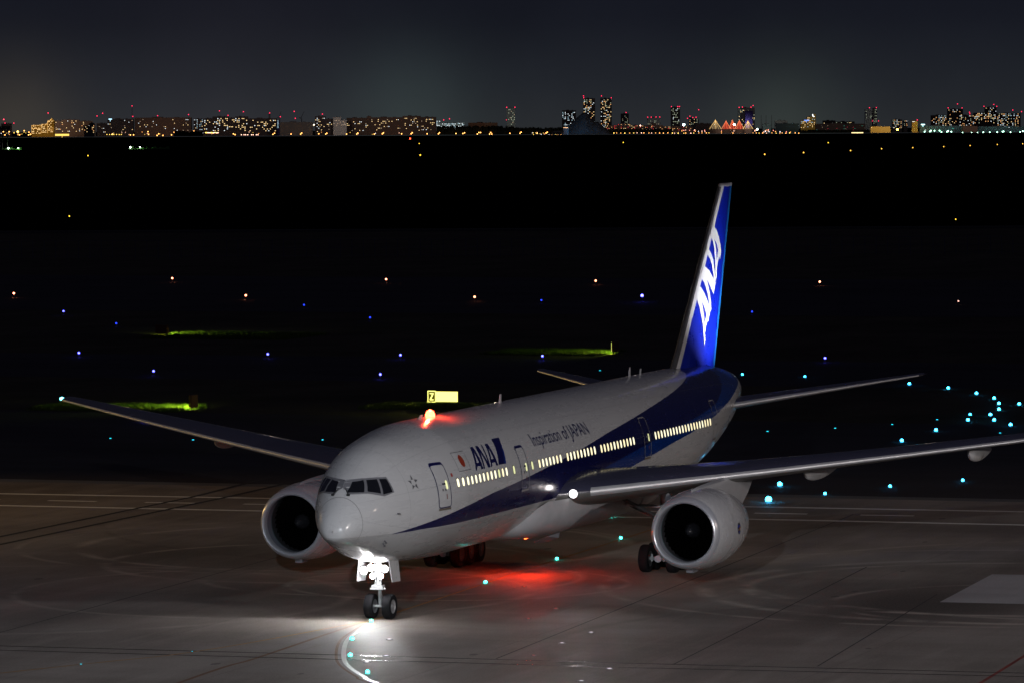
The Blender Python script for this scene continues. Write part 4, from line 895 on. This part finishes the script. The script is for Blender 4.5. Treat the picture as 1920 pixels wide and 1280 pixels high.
B('apartment_tower','right one of the two tallest yellow windowed twin towers','tower',[(1128,1149,184.5)],'mid',D=17000,wins=('yyowg',.46,2.5,2.8,2.3,2.0,3,240),reds=[(1130,180),(1148.3,183.6)])
B('apartment_tower','faint distant rounded tower just right of the twin towers','tower',[(1166,1181,213)],'mid',D=18500,wins=('gd',.35,2.2,2.8,1.8,1.6,2,234),reds=[(1176,211)])
B('hospital','flat grey block with four red roof lights right of the twin towers','building',[(1216,1240,221)],'pale',D=17500,wins=('gd',.25,2.4,2.8,2,1.5,6,236),reds=[(1216.5,219.8),(1223,219.8),(1232,219.5),(1239,219.5)])
B('apartment_tower','slim tower of cold windows with three red lights beside the bright white lamp','tower',[(1260,1277,201)],'mid',D=17200,wins=('ggwg',.45,2.6,2.7,2,1.9,3,238),reds=[(1261,200),(1273,200),(1276,200)])
B('apartment_block','short tower with orange top windows left of the tent roofs','building',[(1294,1300,221),(1300,1312,223)],'mid',D=17300,wins=('oyg',.4,2.4,2.8,2,1.6,1,236),reds=[(1295.5,218),(1291,222),(1301,220.5),(1307,220),(1312,206)])
B('warehouse','plain dark hall left of the lit tent roofs','building',[(1306,1336,231.5)],'dark',D=16200)
B('office_tower','tall grey tower with an inset purple panel behind the tent roofs','tower',[(1386,1417,202)],'pale',D=17000,wins=('gyg',.30,2.8,2.9,2.2,2,5,236),reds=[(1387.8,201.5),(1394,201),(1410,201.2),(1414,198)])
B('glass_tower','dark purple glass block standing in front of the grey tower','tower',[(1399,1413,208)],'purple',D=16900)
B('terminal_building','pale block between thin masts right of the tent roofs','building',[(1432,1447,232)],'pale',D=16600)
B('warehouse','pale wide hall seen behind a dark long shed','building',[(1455,1478,226)],'pale',D=17500,)
B('warehouse','long dark shed right of the thin masts','building',[(1457,1500,231.5)],'teal',D=16300)
B('shopping_centre','stepped building with yellow windows and a white crescent sign on top','building',[(1503,1515,226),(1515,1527,219),(1527,1531,214)],'yellow',D=16300,wins=('yyb',.40,2.2,2.8,2,1.6,2,240))
B('warehouse','long dark hall with a grid of red and green lamps','building',[(1531,1624,232)],'dark',D=16100,wins=('rtd',.14,3.4,2.6,1.4,1.1,4,246),reds=[])
B('apartment_block','low block with cold white roof windows above the long dark hall','building',[(1545,1568,226),(1568,1604,228)],'dark',D=17500,wins=('wyg',.2,3,3,2.2,1.5,2,232))
B('apartment_tower','faint grey round topped tower above the yellow lit hall','tower',[(1624,1637,205)],'pale',D=18500,wins=('g',.15,2.6,3,1.8,1.6,4,226),reds=[(1632,202.2)])
B('apartment_tower','slender dark tower beside the grey round topped tower','tower',[(1638.5,1646,203)],'mid',D=18500,wins=('g',.4,2.4,2.8,1.8,1.6,3,232),reds=[(1645,202),(1637.5,227),(1649,227)])
B('warehouse','long yellow floodlit hall in the right part of the skyline','building',[(1634,1671,237.5)],'yellow',D=15700,wins=('y',.12,3,2.5,2,1.2,1.5,242))
B('apartment_block','block with orange and white windows right of the yellow hall','building',[(1675,1693,224)],'mid',D=16900,wins=('yowg',.5,2.4,2.8,2,1.6,1.5,240))
B('apartment_block','small narrow block with a few cold windows','building',[(1696,1703,226)],'mid',D=16900,wins=('gwo',.5,2.2,2.8,1.8,1.6,1,238))
B('storage_tower','squat yellow lit tower with a white top stripe','tower',[(1712,1722,227)],'yellow',D=15900,wins=('w',1,5,50,8,1,1.2,230),reds=[(1721.5,225)])
B('warehouse','grey teal warehouse row behind the green white lamps','building',[(1726,1808,236)],'teal',D=15900,wins=('wbt',.04,4,3,4,1.2,2,246))
B('warehouse','brown lit shed between the grey warehouses','building',[(1806,1834,236.5)],'brown',D=15850)
B('warehouse','grey warehouse block at the far right edge','building',[(1835,1925,237)],'teal',D=15900,wins=('bw',.05,5,3,3,1,2,245))
B('apartment_block','broad apartment slab with mixed windows under the clustered red lights','building',[(1748,1778,216),(1778,1790,221)],'dark',D=16900,wins=('ywbgo',.42,2.5,2.9,2.2,1.7,1.5,236))
B('apartment_tower','dark tower with three red lights rising behind the right apartment slabs','tower',[(1779,1807,204.5)],'dark',D=17500,wins=('oyw',.16,2.6,3,2.2,1.7,2,232),reds=[(1779.5,202.5),(1797,195),(1805.5,202.5),(1801,213),(1819.5,210.5),(1820,213.5)])
B('apartment_block','middle apartment slab in the right cluster, orange windows','building',[(1800,1828,216)],'dark',D=16800,wins=('oywg',.40,2.5,2.9,2.2,1.7,1.5,236))
B('apartment_tower','rear dark tower with paired red lights above the far right slabs','tower',[(1849,1870,201)],'dark',D=17500,wins=('gwy',.22,2.6,2.9,2.2,1.7,2,214),reds=[(1846.5,199.5),(1865,196),(1870.5,199.5),(1858,206.5)])
B('apartment_block','long right apartment slab with the most windows','building',[(1828,1870,211.5)],'dark',D=16900,wins=('yywog',.50,2.5,2.9,2.2,2.2,1.5,232))
B('apartment_block','last apartment slab cut by the right edge of the view','building',[(1871,1915,212.5)],'dark',D=16900,wins=('yogwb',.42,2.5,2.9,2.2,1.9,1.5,240),reds=[(1900.5,206.5),(1917,209.5)])
# hotel domes, outline lamps
def child(name,fn,D,u,m,parent): 
    g=G(); fn(g); o=g.obj(name,m,None,False); o.location=(*ctpos(u,D),0); o.rotation_euler=(0,0,YAW-math.pi/2); return o
g=G(); k=15600/KD
for u,v,r in((100,226,3.6),(95,229,2.2)):
    g.rev([(0,r*k),(r*.5*k,r*.9*k),(r*.9*k,r*.5*k),(r*1.1*k,.2),(r*1.9*k,.05)],'z',((u-83)*k,12,zat(u,v,15600)),n=14)
g.obj('dome',facade['yellow'],h1)
strl=mat('string_lamp_gold',(1,.8,.4),.4,emit=(1,.62,.22),es=.8,samp=False)
g=G()
for (a,b) in(((62,235),(80,235)),((80,233),(92,233)),((92,226),(104,226)),((62,235),(62,250)),((80,233),(80,250)),((63,241),(79,241)),((92,228),(92,250)),((86,236),(98,224)),((97,240),(103,240)),((97,244),(103,244))):
    g.tube(((a[0]-83)*k,-.8,zat(a[0],a[1],15600)),((b[0]-83)*k,-.8,zat(b[0],b[1],15600)),.42,n=5)
g.obj('outline_lamp',strl,h1,False)
# rocky hill left of the twin towers
def hill():
    rnd=random.Random(5); D=15900; k=D/KD; nu,nv=44,14; prof=[(1036,246),(1056,243),(1066,236),(1076,230),(1084,221),(1090,216),(1095,211.5),(1100,211),(1104,216),(1110,222),(1117,228),(1126,231),(1134,238),(1144,246)]
    pu=[p[0] for p in prof]; pv=[p[1] for p in prof]; v=[];f=[]
    for j in range(nv+1):
        for i in range(nu+1):
            u=1036+108*i/nu; top=zat(u,float(np.interp(u,pu,pv)),D); q=math.sin(math.pi*j/nv); 
            z=max(0,top*q**.8)+ (rnd.uniform(-3,3) if 0<j<nv and 0<i<nu else 0); v.append(((u-1090)*k+rnd.uniform(-1.5,1.5),(j-nv/2)*11,max(z,0)))
    for j in range(nv):
        for i in range(nu): a=j*(nu+1)+i; f.append((a,a+1,a+nu+2,a+nu+1))
    o=meshobj('rocky_hill',v,f,dirty('hill_rock',(.03,.035,.045),.9,amt=.5,scale=.05),None,False); o.location=(*ctpos(1090,D),0); o.rotation_euler=(0,0,YAW-math.pi/2); o['kind']='structure'
hill()
lamp('hill_flood','SPOT',(*ctpos(1080,15650),6),5e5,(.10,.42,.80),1,(*ctpos(1092,15900),40),70,1)
# belt of trees on the shore
def belt(u0,u1,vt,D,seed,label):
    rnd=random.Random(seed); k=D/KD; v=[];f=[]; uc=(u0+u1)/2
    n=int((u1-u0)*2.2)
    for i in range(n):
        u=rnd.uniform(u0,u1); r=rnd.uniform(2.5,5); z=zat(u,vt,D)*rnd.uniform(.55,1.0)-r*.6; x=(u-uc)*k; y=rnd.uniform(0,30)
        for q in range(14):
            a=rnd.uniform(0,6.28); e=rnd.uniform(-1,1); rr_=r*rnd.uniform(.6,1.1); c=Vector((x+rr_*math.cos(a)*math.sqrt(1-e*e),y+rr_*math.sin(a)*math.sqrt(1-e*e),max(1,z+rr_*e)))
            d1=Vector((rnd.uniform(-1,1),rnd.uniform(-1,1),rnd.uniform(-1,1))).normalized()*1.8; d2=Vector((rnd.uniform(-1,1),rnd.uniform(-1,1),rnd.uniform(-1,1))).normalized()*1.8; b=len(v)
            v+=[c+d1,c+d2,c-d1,c-d2]; f.append((b,b+1,b+2,b+3))
        b=len(v); v+=[(x-1.2*r,y,0),(x+1.2*r,y,0),(x+.9*r,y,max(z,2)),(x-.9*r,y,max(z,2))]; f.append((b,b+1,b+2,b+3))
    o=meshobj('tree_belt',v,f,mat('far_foliage',(.012,.014,.010),.95,spec=0),None,False); o.location=(*ctpos(uc,D),0); o.rotation_euler=(0,0,YAW-math.pi/2); tag(o,label,None,None,'stuff')
belt(822,965,236,15870,1,'dark belt of shore trees left of the grey lone tower')
belt(965,1062,239,15870,2,'dark belt of shore trees between the lone tower and the hill')
belt(1130,1260,242,15870,3,'low dark trees on the shore below the twin towers')
belt(330,380,246,15500,4,'dark shore trees in front of the left hotels')
belt(1500,1660,244,15870,5,'low dark trees on the shore at the right')
# promenade buildings and the lit amusement park
B('shop_row','low red brown roofs with warm windows below the twin towers','building',[(1137,1160,235),(1160,1185,232.5),(1185,1205,235)],'brown',D=16000,wins=('oyr',.35,2.6,2.4,2,1.3,1.2,243))
B('shop_row','low warm roofed row with a small gable right of the faint round tower','building',[(1205,1245,235),(1222,1232,231),(1245,1300,237)],'brown',D=16000,wins=('ory',.22,2.8,2.6,2,1.3,1.5,246))
B('pavilion','small pavilion with a gold banded roof at the foot of the hill','building',[(1058,1068,238)],'dark',D=15750,wins=('o',1,2.2,30,3.6,1.6,1.5,242))
strr=mat('string_lamp_red',(1,.4,.2),.4,emit=(1,.25,.10),es=1.0,samp=False)
def tent(u,vt,wu,D,label,solid):
    k=D/KD; t=empty('tent_roof',(*ctpos(u,D),0),(0,0,YAW-math.pi/2),label,'tent')
    zt=zat(u,vt,D); zb=zat(u,242,D); w=wu*k
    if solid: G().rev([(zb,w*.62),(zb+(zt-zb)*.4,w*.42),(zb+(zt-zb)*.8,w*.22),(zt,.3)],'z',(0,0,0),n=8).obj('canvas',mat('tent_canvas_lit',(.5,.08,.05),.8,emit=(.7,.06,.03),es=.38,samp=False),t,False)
    g=G()
    for a in range(8):
        an=2*math.pi*a/8+.2; g.tube((0,0,zt+1),(w*math.cos(an),w*math.sin(an),zb),.42,n=5)
    g.tube((0,0,0),(0,0,zt+3),.6,n=6); g.obj('light_string',strr if solid else strl,t,False)
    G().rev([(0,w*.9),(zb,w*.9),(zb,.1)],'z',(0,0,0),n=12).obj('base_wall',facade['brown'],t,False)
tent(1343,226,12,15700,'open pyramid of gold light strings left of the red tents',False)
tent(1363,227.5,9,15800,'leftmost solid red tent roof edged with lamps',True)
tent(1375,226,8,15900,'middle red tent roof standing furthest back',True)
tent(1388,226.5,9,15780,'rightmost solid red tent roof behind the white lamp',True)
tent(1404,227.5,10,15700,'open pyramid of light strings right of the red tents',False)
# construction cranes and thin masts
for u,v,lab in((527,212,'thin dark crane with a lattice jib left of the warehouse'),(568,228,'dark slanted crane jib rising above the warehouse')):
    D=16500; k=D/KD; t=empty('crane',(*ctpos(u,D),0),(0,0,YAW-math.pi/2),lab,'crane'); z=zat(u,222,D)
    G().tube((0,0,0),(0,0,z),1.4,n=6).obj('tower',facade['dark'],t,False)
    G().tube((-3,0,z),(9 if u>550 else 5,0,zat(u,209,D)),1.0,.6,n=6).tube((-3,0,z),(-8,0,z+3),1.3,n=6).obj('jib',facade['dark'],t,False)
for i,u in enumerate((1429,1438,1448.5)):
    o=G().tube((0,0,0),(0,0,zat(u,216,16400)),1.0,.5,n=6).rev([(0,1.6),(2,1.6),(2,.9)],'z',(0,0,0),n=8).obj('light_mast',facade['mid'],None,False); o.location=(*ctpos(u,16400),0); tag(o,['left','middle','right'][i]+' one of three thin masts right of the tent roofs','mast')
o=G().tube((0,0,0),(0,0,zat(250.5,199,16200)),1.3,.8,n=6).rev([(0,2),(3,2),(3,1.2)],'z',(0,0,0),n=8).obj('radio_mast',facade['mid'],None,False); o.location=(*ctpos(250.5,16200),0); tag(o,'tall thin mast topped by a red light left of the long brown hotel','mast'); redlight(o,0,0,zat(250.5,198.8,16200))
o=G().tube((0,0,0),(0,0,zat(508,212,16600)),4,3,n=10).rev([(0,5),(3,5),(3,4)],'z',(0,0,0),n=10).obj('chimney',facade['pale'],None,False); o.location=(*ctpos(508,16600),0); tag(o,'pale chimney with a red top behind the densest hotel','chimney')
# crescent sign on the stepped building, roof signs
g=G(); D=16290; k=D/KD; v=[]
for i in range(13):
    a=R(-60+ -150*i/12); v+= [(math.cos(a)*5.2,-.5,math.sin(a)*6.2+2),(math.cos(a)*3.4+.9,-.5,math.sin(a)*4.6+2.4)]
g.add(v,[(2*i,2*i+2,2*i+3,2*i+1) for i in range(12)]); o=g.obj('crescent_sign',mat('sign_white_lit',(1,1,1),.4,emit=(.95,1,1),es=2.2,samp=False),None,False); o.location=(*ctpos(1527.5,D),zat(1527.5,217,D)); o.rotation_euler=(0,0,YAW-math.pi/2); tag(o,'white crescent shaped sign on the stepped yellow building','sign')
def panel(u,v,wu,hv,col,e,D,label,cat='sign'):
    k=D/KD; o=G().box(-wu*k/2,wu*k/2,0,1.2,-hv*k/2,hv*k/2).box(-.6,.6,.2,1,-hv*k/2-6,-hv*k/2).obj('roof_sign',mat('sign_%s'%label[:12].replace(' ','_'),col,.4,emit=col,es=e,samp=False),None,False); o.location=(*ctpos(u,D),zat(u,v,D)); o.rotation_euler=(0,0,YAW-math.pi/2); tag(o,label,cat)
panel(209.5,223.5,6,1.6,(.45,.8,1),2.2,15950,'pale blue white roof sign on the dark left block')
panel(1732,233.6,7,1.8,(.5,.95,1),3,15800,'cyan white lit sign on the warehouse right of the yellow tower')
panel(1514,225.8,9,1.6,(.15,.3,1),1.6,16250,'blue lit strip sign on the stepped building')
panel(119,253,26,3.6,(1,.62,.12),1.6,15450,'long yellow lit canopy low on the left shore','canopy')
panel(1609,249,22,1.6,(1,.75,.35),2.0,15600,'bright yellow lit quay canopy on the right shore','canopy')
# shore lamps
LM={}
def shore(u,v,c,e,r=1.6,D=15860,label=None,group=None,cat='street lamp',name='shore_lamp',z=None):
    key=(c,e,r)
    if key not in LM:
        o=G().rev([(-r,.1),(-r*.7,r*.7),(0,r),(r*.7,r*.7),(r,.1)],'z',(0,0,0),n=10).tube((0,0,-4),(0,0,-r),.2,n=5,mi=1).obj(name,[mat('lamp_%d'%len(LM),c,.4,emit=c,es=e,samp=False),facade['dark']],None); LM[key]=o.data
    else: o=bpy.data.objects.new(name,LM[key]); C.objects.link(o)
    o.location=(*ctpos(u,D),zat(u,v,D) if z is None else z); tag(o,label,cat,group); return o
OR=(1,.42,.10);YE=(1,.66,.12);PK_=(1,.55,.40);WH=(.95,.92,1);GR=(.45,1,.7);CYW=(.7,1,1)
LO='orange street lamp along the far waterfront'; GO='orange lamps along the far waterfront'
for u,v in [(9,247),(20,247),(48,245),(57,248),(56,253),(60,252),(39,253),(95,250),(88,247),(12,253),(213,252),(247,253),(253,253),(280,247),(281,252),(297,254),(300,251),(308,254),(324,253),(329,248),(330,254),(358,251),(361,253),(366,246),(370,252),(440,251),(443,252.5),(514,252),(517,250),(548,251.5),(566,251.5),(568,249.5),(600,251),(613,251.5),(615,250),(652,251.5),(671,251.5),(673,249.5),(704,251.5),(719,251),(721,249),(755,251),(773,251),(775,249),(803,251),(824,251),(826,249),(857,250.5),(870,250.5),(873,249),(897,251.5),(900,248.5),(903,248.5),(920,251.5),(924,251.5),(922,248.5),(958,250),(977,250),(979,248),(1009,250),(1026,249.5),(1028,248)]: shore(u,v,OR,5.5,1.75,label=LO,group=GO)
rs=random.Random(9)
for u in np.arange(1059,1500,7.2): shore(u+rs.uniform(-2,2),249.6+rs.uniform(-.4,.3),rs.choice([OR,YE,PK_,OR]),rs.choice([2.2,4]),1.5,label='warm lamp at the water edge below the park' ,group='warm lamps at the water edge below the park')
for i in range(46): u=rs.choice([rs.uniform(1062,1150),rs.uniform(1280,1325),rs.uniform(1425,1490),rs.uniform(1350,1420)]); shore(u,246+rs.uniform(-2.4,1.8),rs.choice([OR,PK_,(1,.3,.25),WH]),rs.choice([2,3]),1.4,label='small coloured festoon lamp in the lit park on the far shore',group='festoon lamps in the lit park')
for i in range(12): shore(388+i*2.1,249+rs.uniform(-.4,.4),rs.choice([YE,PK_]),4,1.6,label='lamp in the bright row before the densest hotel',group='bright lamp row before the densest hotel')
for qi,u in enumerate((455,460,463,467,474,477,483,486)): shore(u,252.8,PK_,4,1.5,label='pinkish lamp, %s from the left in the short row before the densest hotel'%ORD[qi],group='pinkish lamp row')
for u in(203,208,212,216,221,226,230): shore(u,252.3,YE,2.6,1.4,label='yellow lamp in the row below the dark left block',group='yellow lamps below the dark left block')
for u,v,c,e,r,l in [(36,247,YE,9,3.0,'large amber lamp at the far left waterfront'),(64,247,YE,8,2.6,'large amber lamp below the golden hotel corner'),(87,246.5,YE,8,2.6,'large amber lamp below the golden hotel dome'),(174,245,YE,8,2.8,'large amber lamp beside the green lit block'),(1284,234,CYW,30,3.4,'brilliant blue white lamp beside the slim tower'),(1378.5,233.8,(1,.95,.85),26,3.0,'brilliant warm white lamp among the red tents'),(1421.5,242.6,CYW,16,3.0,'bright white lamp right of the tent roofs'),(1684,243,(1,.58,.06),26,3.2,'brilliant orange lamp right of the yellow hall'),(1665.5,247,(.85,1,.85),22,2.8,'brilliant white lamp before the yellow hall'),(1202.5,235.5,PK_,9,1.8,'bright pink lamp on the low warm roofs'),(1127.5,245.7,(.12,.2,1),8,1.9,'blue lamp in the park'),(10,216+8,(1,.05,.1),5,1.8,'red lamp over the far left block'),(101,250+4,YE,5,2.2,'amber lamp over the long yellow canopy'),(1656,247,YE,4,1.5,'small amber lamp by the yellow hall'),(1104,245,YE,9,2.4,'wide gold lamp at the foot of the hill'),(166,250,(.3,1,.15),5,2.2,'green lamp at the foot of the dark narrow block'),(437,263,(.02,.8,.9),3,1.2,'lone cyan lamp on the bay'),(591,234,(1,.85,.6),7,2,'white lamp on the left wing of the central hotel')]: shore(u,v,c,e,r,label=l)
for u,v in [(1735,247),(1745,246.5),(1747,245),(1753.5,245.2),(1763,245),(1766.5,247.6),(1777,247),(1779,246),(1785,247),(1806,249),(1823,248),(1834,249),(1871,248),(1881,247),(1883,246.5),(1896,248),(1914,248),(1919,246),(1845,248),(1857,248.2)]: shore(u,v,GR,9,1.9,label='greenish white quay lamp on the right shore',group='greenish white quay lamps')
# lamps on the bay
AM=(1,.50,.06)
for qi,(x,y) in enumerate([(3365.83,914.88),(3586.85,943.45),(3874.96,978.54),(4188.3,1029.53),(4379.29,1046.26),(4587.0,1064.76),(4817.65,1090.84),(5069.93,1118.36),(5254.46,1130.22)]):
    o=shore(0,0,AM,3,.5,label='amber marker light on the bay, %s from the left in its long row'%ORD[qi],group='row of amber marker lights on the bay',cat='marker light',name='marker_light'); o.location=(x,y,.3)
for (x,y,s,l) in [(5870,1524,.8,'lone far amber buoy light above the amber row'),(6299,1936,.9,'faint amber buoy light below the red brown roofs'),(895.35,406.85,.20,'yellow light low on the dark left water'),(870.87,177.76,.16,'tiny yellow light on the dark right water'),(3410.32,1211.31,.7,'yellow buoy light in the middle of the bay'),(3482.92,1530.37,.6,'yellow buoy light in the left part of the bay'),(6193.48,2204.69,.8,'small amber buoy light above the middle buoy')]:
    o=shore(0,0,(1,.62,.04),2.5,.5,label=l,cat='marker light',name='marker_light'); o.location=(x,y,.3); o.scale=(s/.6,)*3
o=shore(771,260,(1,.06,.02),9,1.5,D=10000,label='small red light on the bay above the yellow buoys',cat='marker light',name='marker_light',z=.5)
# lit jetties on the bay at the left
jm=mat('jetty_green',(.10,.22,.06),.8)
for u0,u1,vb,lamps,lab in((244,320,280.5,[(246.7,276.2,3.0),(265,276,2.2)],'jetty lit green with two white lamps left of centre'),(0,42,282,[(18.5,278,2.6),(37,277.6,1.6)],'jetty lit green with a tall dark frame at the left edge')):
    D=5700; k=D/KD; uc=(u0+u1)/2; t=empty('jetty',(*ctpos(uc,D),-1.5),(0,0,YAW-math.pi/2),lab,'jetty')
    G().box((u0-uc)*k,(u1-uc)*k,0,8,0,.9).obj('deck',jm,t,False)
    rj=random.Random(int(u1)); g=G()
    for i in range(22):
        x=(rj.uniform(u0,u1)-uc)*k; w=rj.uniform(.4,1.6); g.box(x-w,x+w,1+rj.uniform(0,3),4.5,.9,.9+rj.uniform(.5,2.6))
    g.obj('huts',jm,t,False)
    for u,v,r in lamps:
        x=(u-uc)*k; z=zat(u,v,D)+1.5
        G().rev([(-r*.4,.1),(0,r*.42),(r*.4,.1)],'z',(x,-1,z),n=10).obj('lamp',mat('jetty_lamp',(1,1,1),.4,emit=(.8,1,.8),es=12,samp=False),t)
        lamp('jetty_glow','POINT',(x,-1.6,z),1500,(.35,1,.25),.4,parent=t)
    if u0==0:
        g=G()
        for x in(-12,-9,-3): g.box(x-.5,x+.5,2,3,0,29)
        g.box(-14,0,2,3,24,28); g.obj('frame',facade['dark'],t,False)
# floodlights that light single facades in the far city
def wash(u,v,D,p,c,aimu,aimv): lamp('facade_wash','SPOT',(*ctpos(u,D-130),zat(u,v,D-130)),p*.12,c,1,(*ctpos(aimu,D),zat(aimu,aimv,D)),95,1)
wash(83,245,15600,1.1e6,(1,.6,.15),83,238); wash(130,246,15700,2.6e5,(1,.55,.25),135,238); wash(1652,244,15700,1.3e6,(1,.62,.08),1652,241); wash(1717,238,15900,1.1e6,(1,.62,.08),1717,236)
wash(848,240,16300,1.0e6,(.75,1,.95),848,234); wash(639,238,15950,5e5,(1,.8,.7),639,230); wash(960,235,17000,3.2e5,(.85,1,.85),960,218); wash(1402,235,17000,3.6e5,(.8,.95,.85),1400,215); wash(1520,240,16300,3.0e5,(1,.8,.3),1518,232)
wash(1820,242,15850,3e5,(1,.6,.4),1820,242); wash(308,246,16000,2.6e5,(1,.5,.35),308,235); wash(907,240,16500,4e5,(1,.55,.25),907,233); wash(1770,240,15900,2.5e5,(.4,1,.8),1770,240); wash(1880,240,15900,3e5,(.4,1,.75),1880,240); wash(1440,240,16600,4e5,(.6,1,.9),1440,236); wash(1630,225,18500,3e5,(.8,.8,.7),1630,215); wash(1230,235,17500,2.5e5,(.9,.9,.8),1228,225); wash(740,240,16050,2.2e5,(1,.6,.45),740,230); wash(1467,232,17500,4e5,(.9,.9,.75),1467,230)

for u in(60,330,600,870,1140,1410,1680,1890): lamp('added_city_fill','POINT',(*ctpos(u,15600),90),3.2e5,(1,.80,.66),8).data.specular_factor=0  # unseen lamps added to lift facades toward the hazy sky tone

rq=random.Random(21)
for i in range(70): shore(rq.choice([rq.uniform(0,60),rq.uniform(110,250),rq.uniform(260,520),rq.uniform(590,820),rq.uniform(1000,1060)]),250+rq.uniform(-2.5,3),rq.choice([OR,YE,PK_,WH]),rq.choice([1.2,2]),1.2,label='tiny warm lamp low on the left half of the far shore',group='tiny warm lamps low on the left shore')
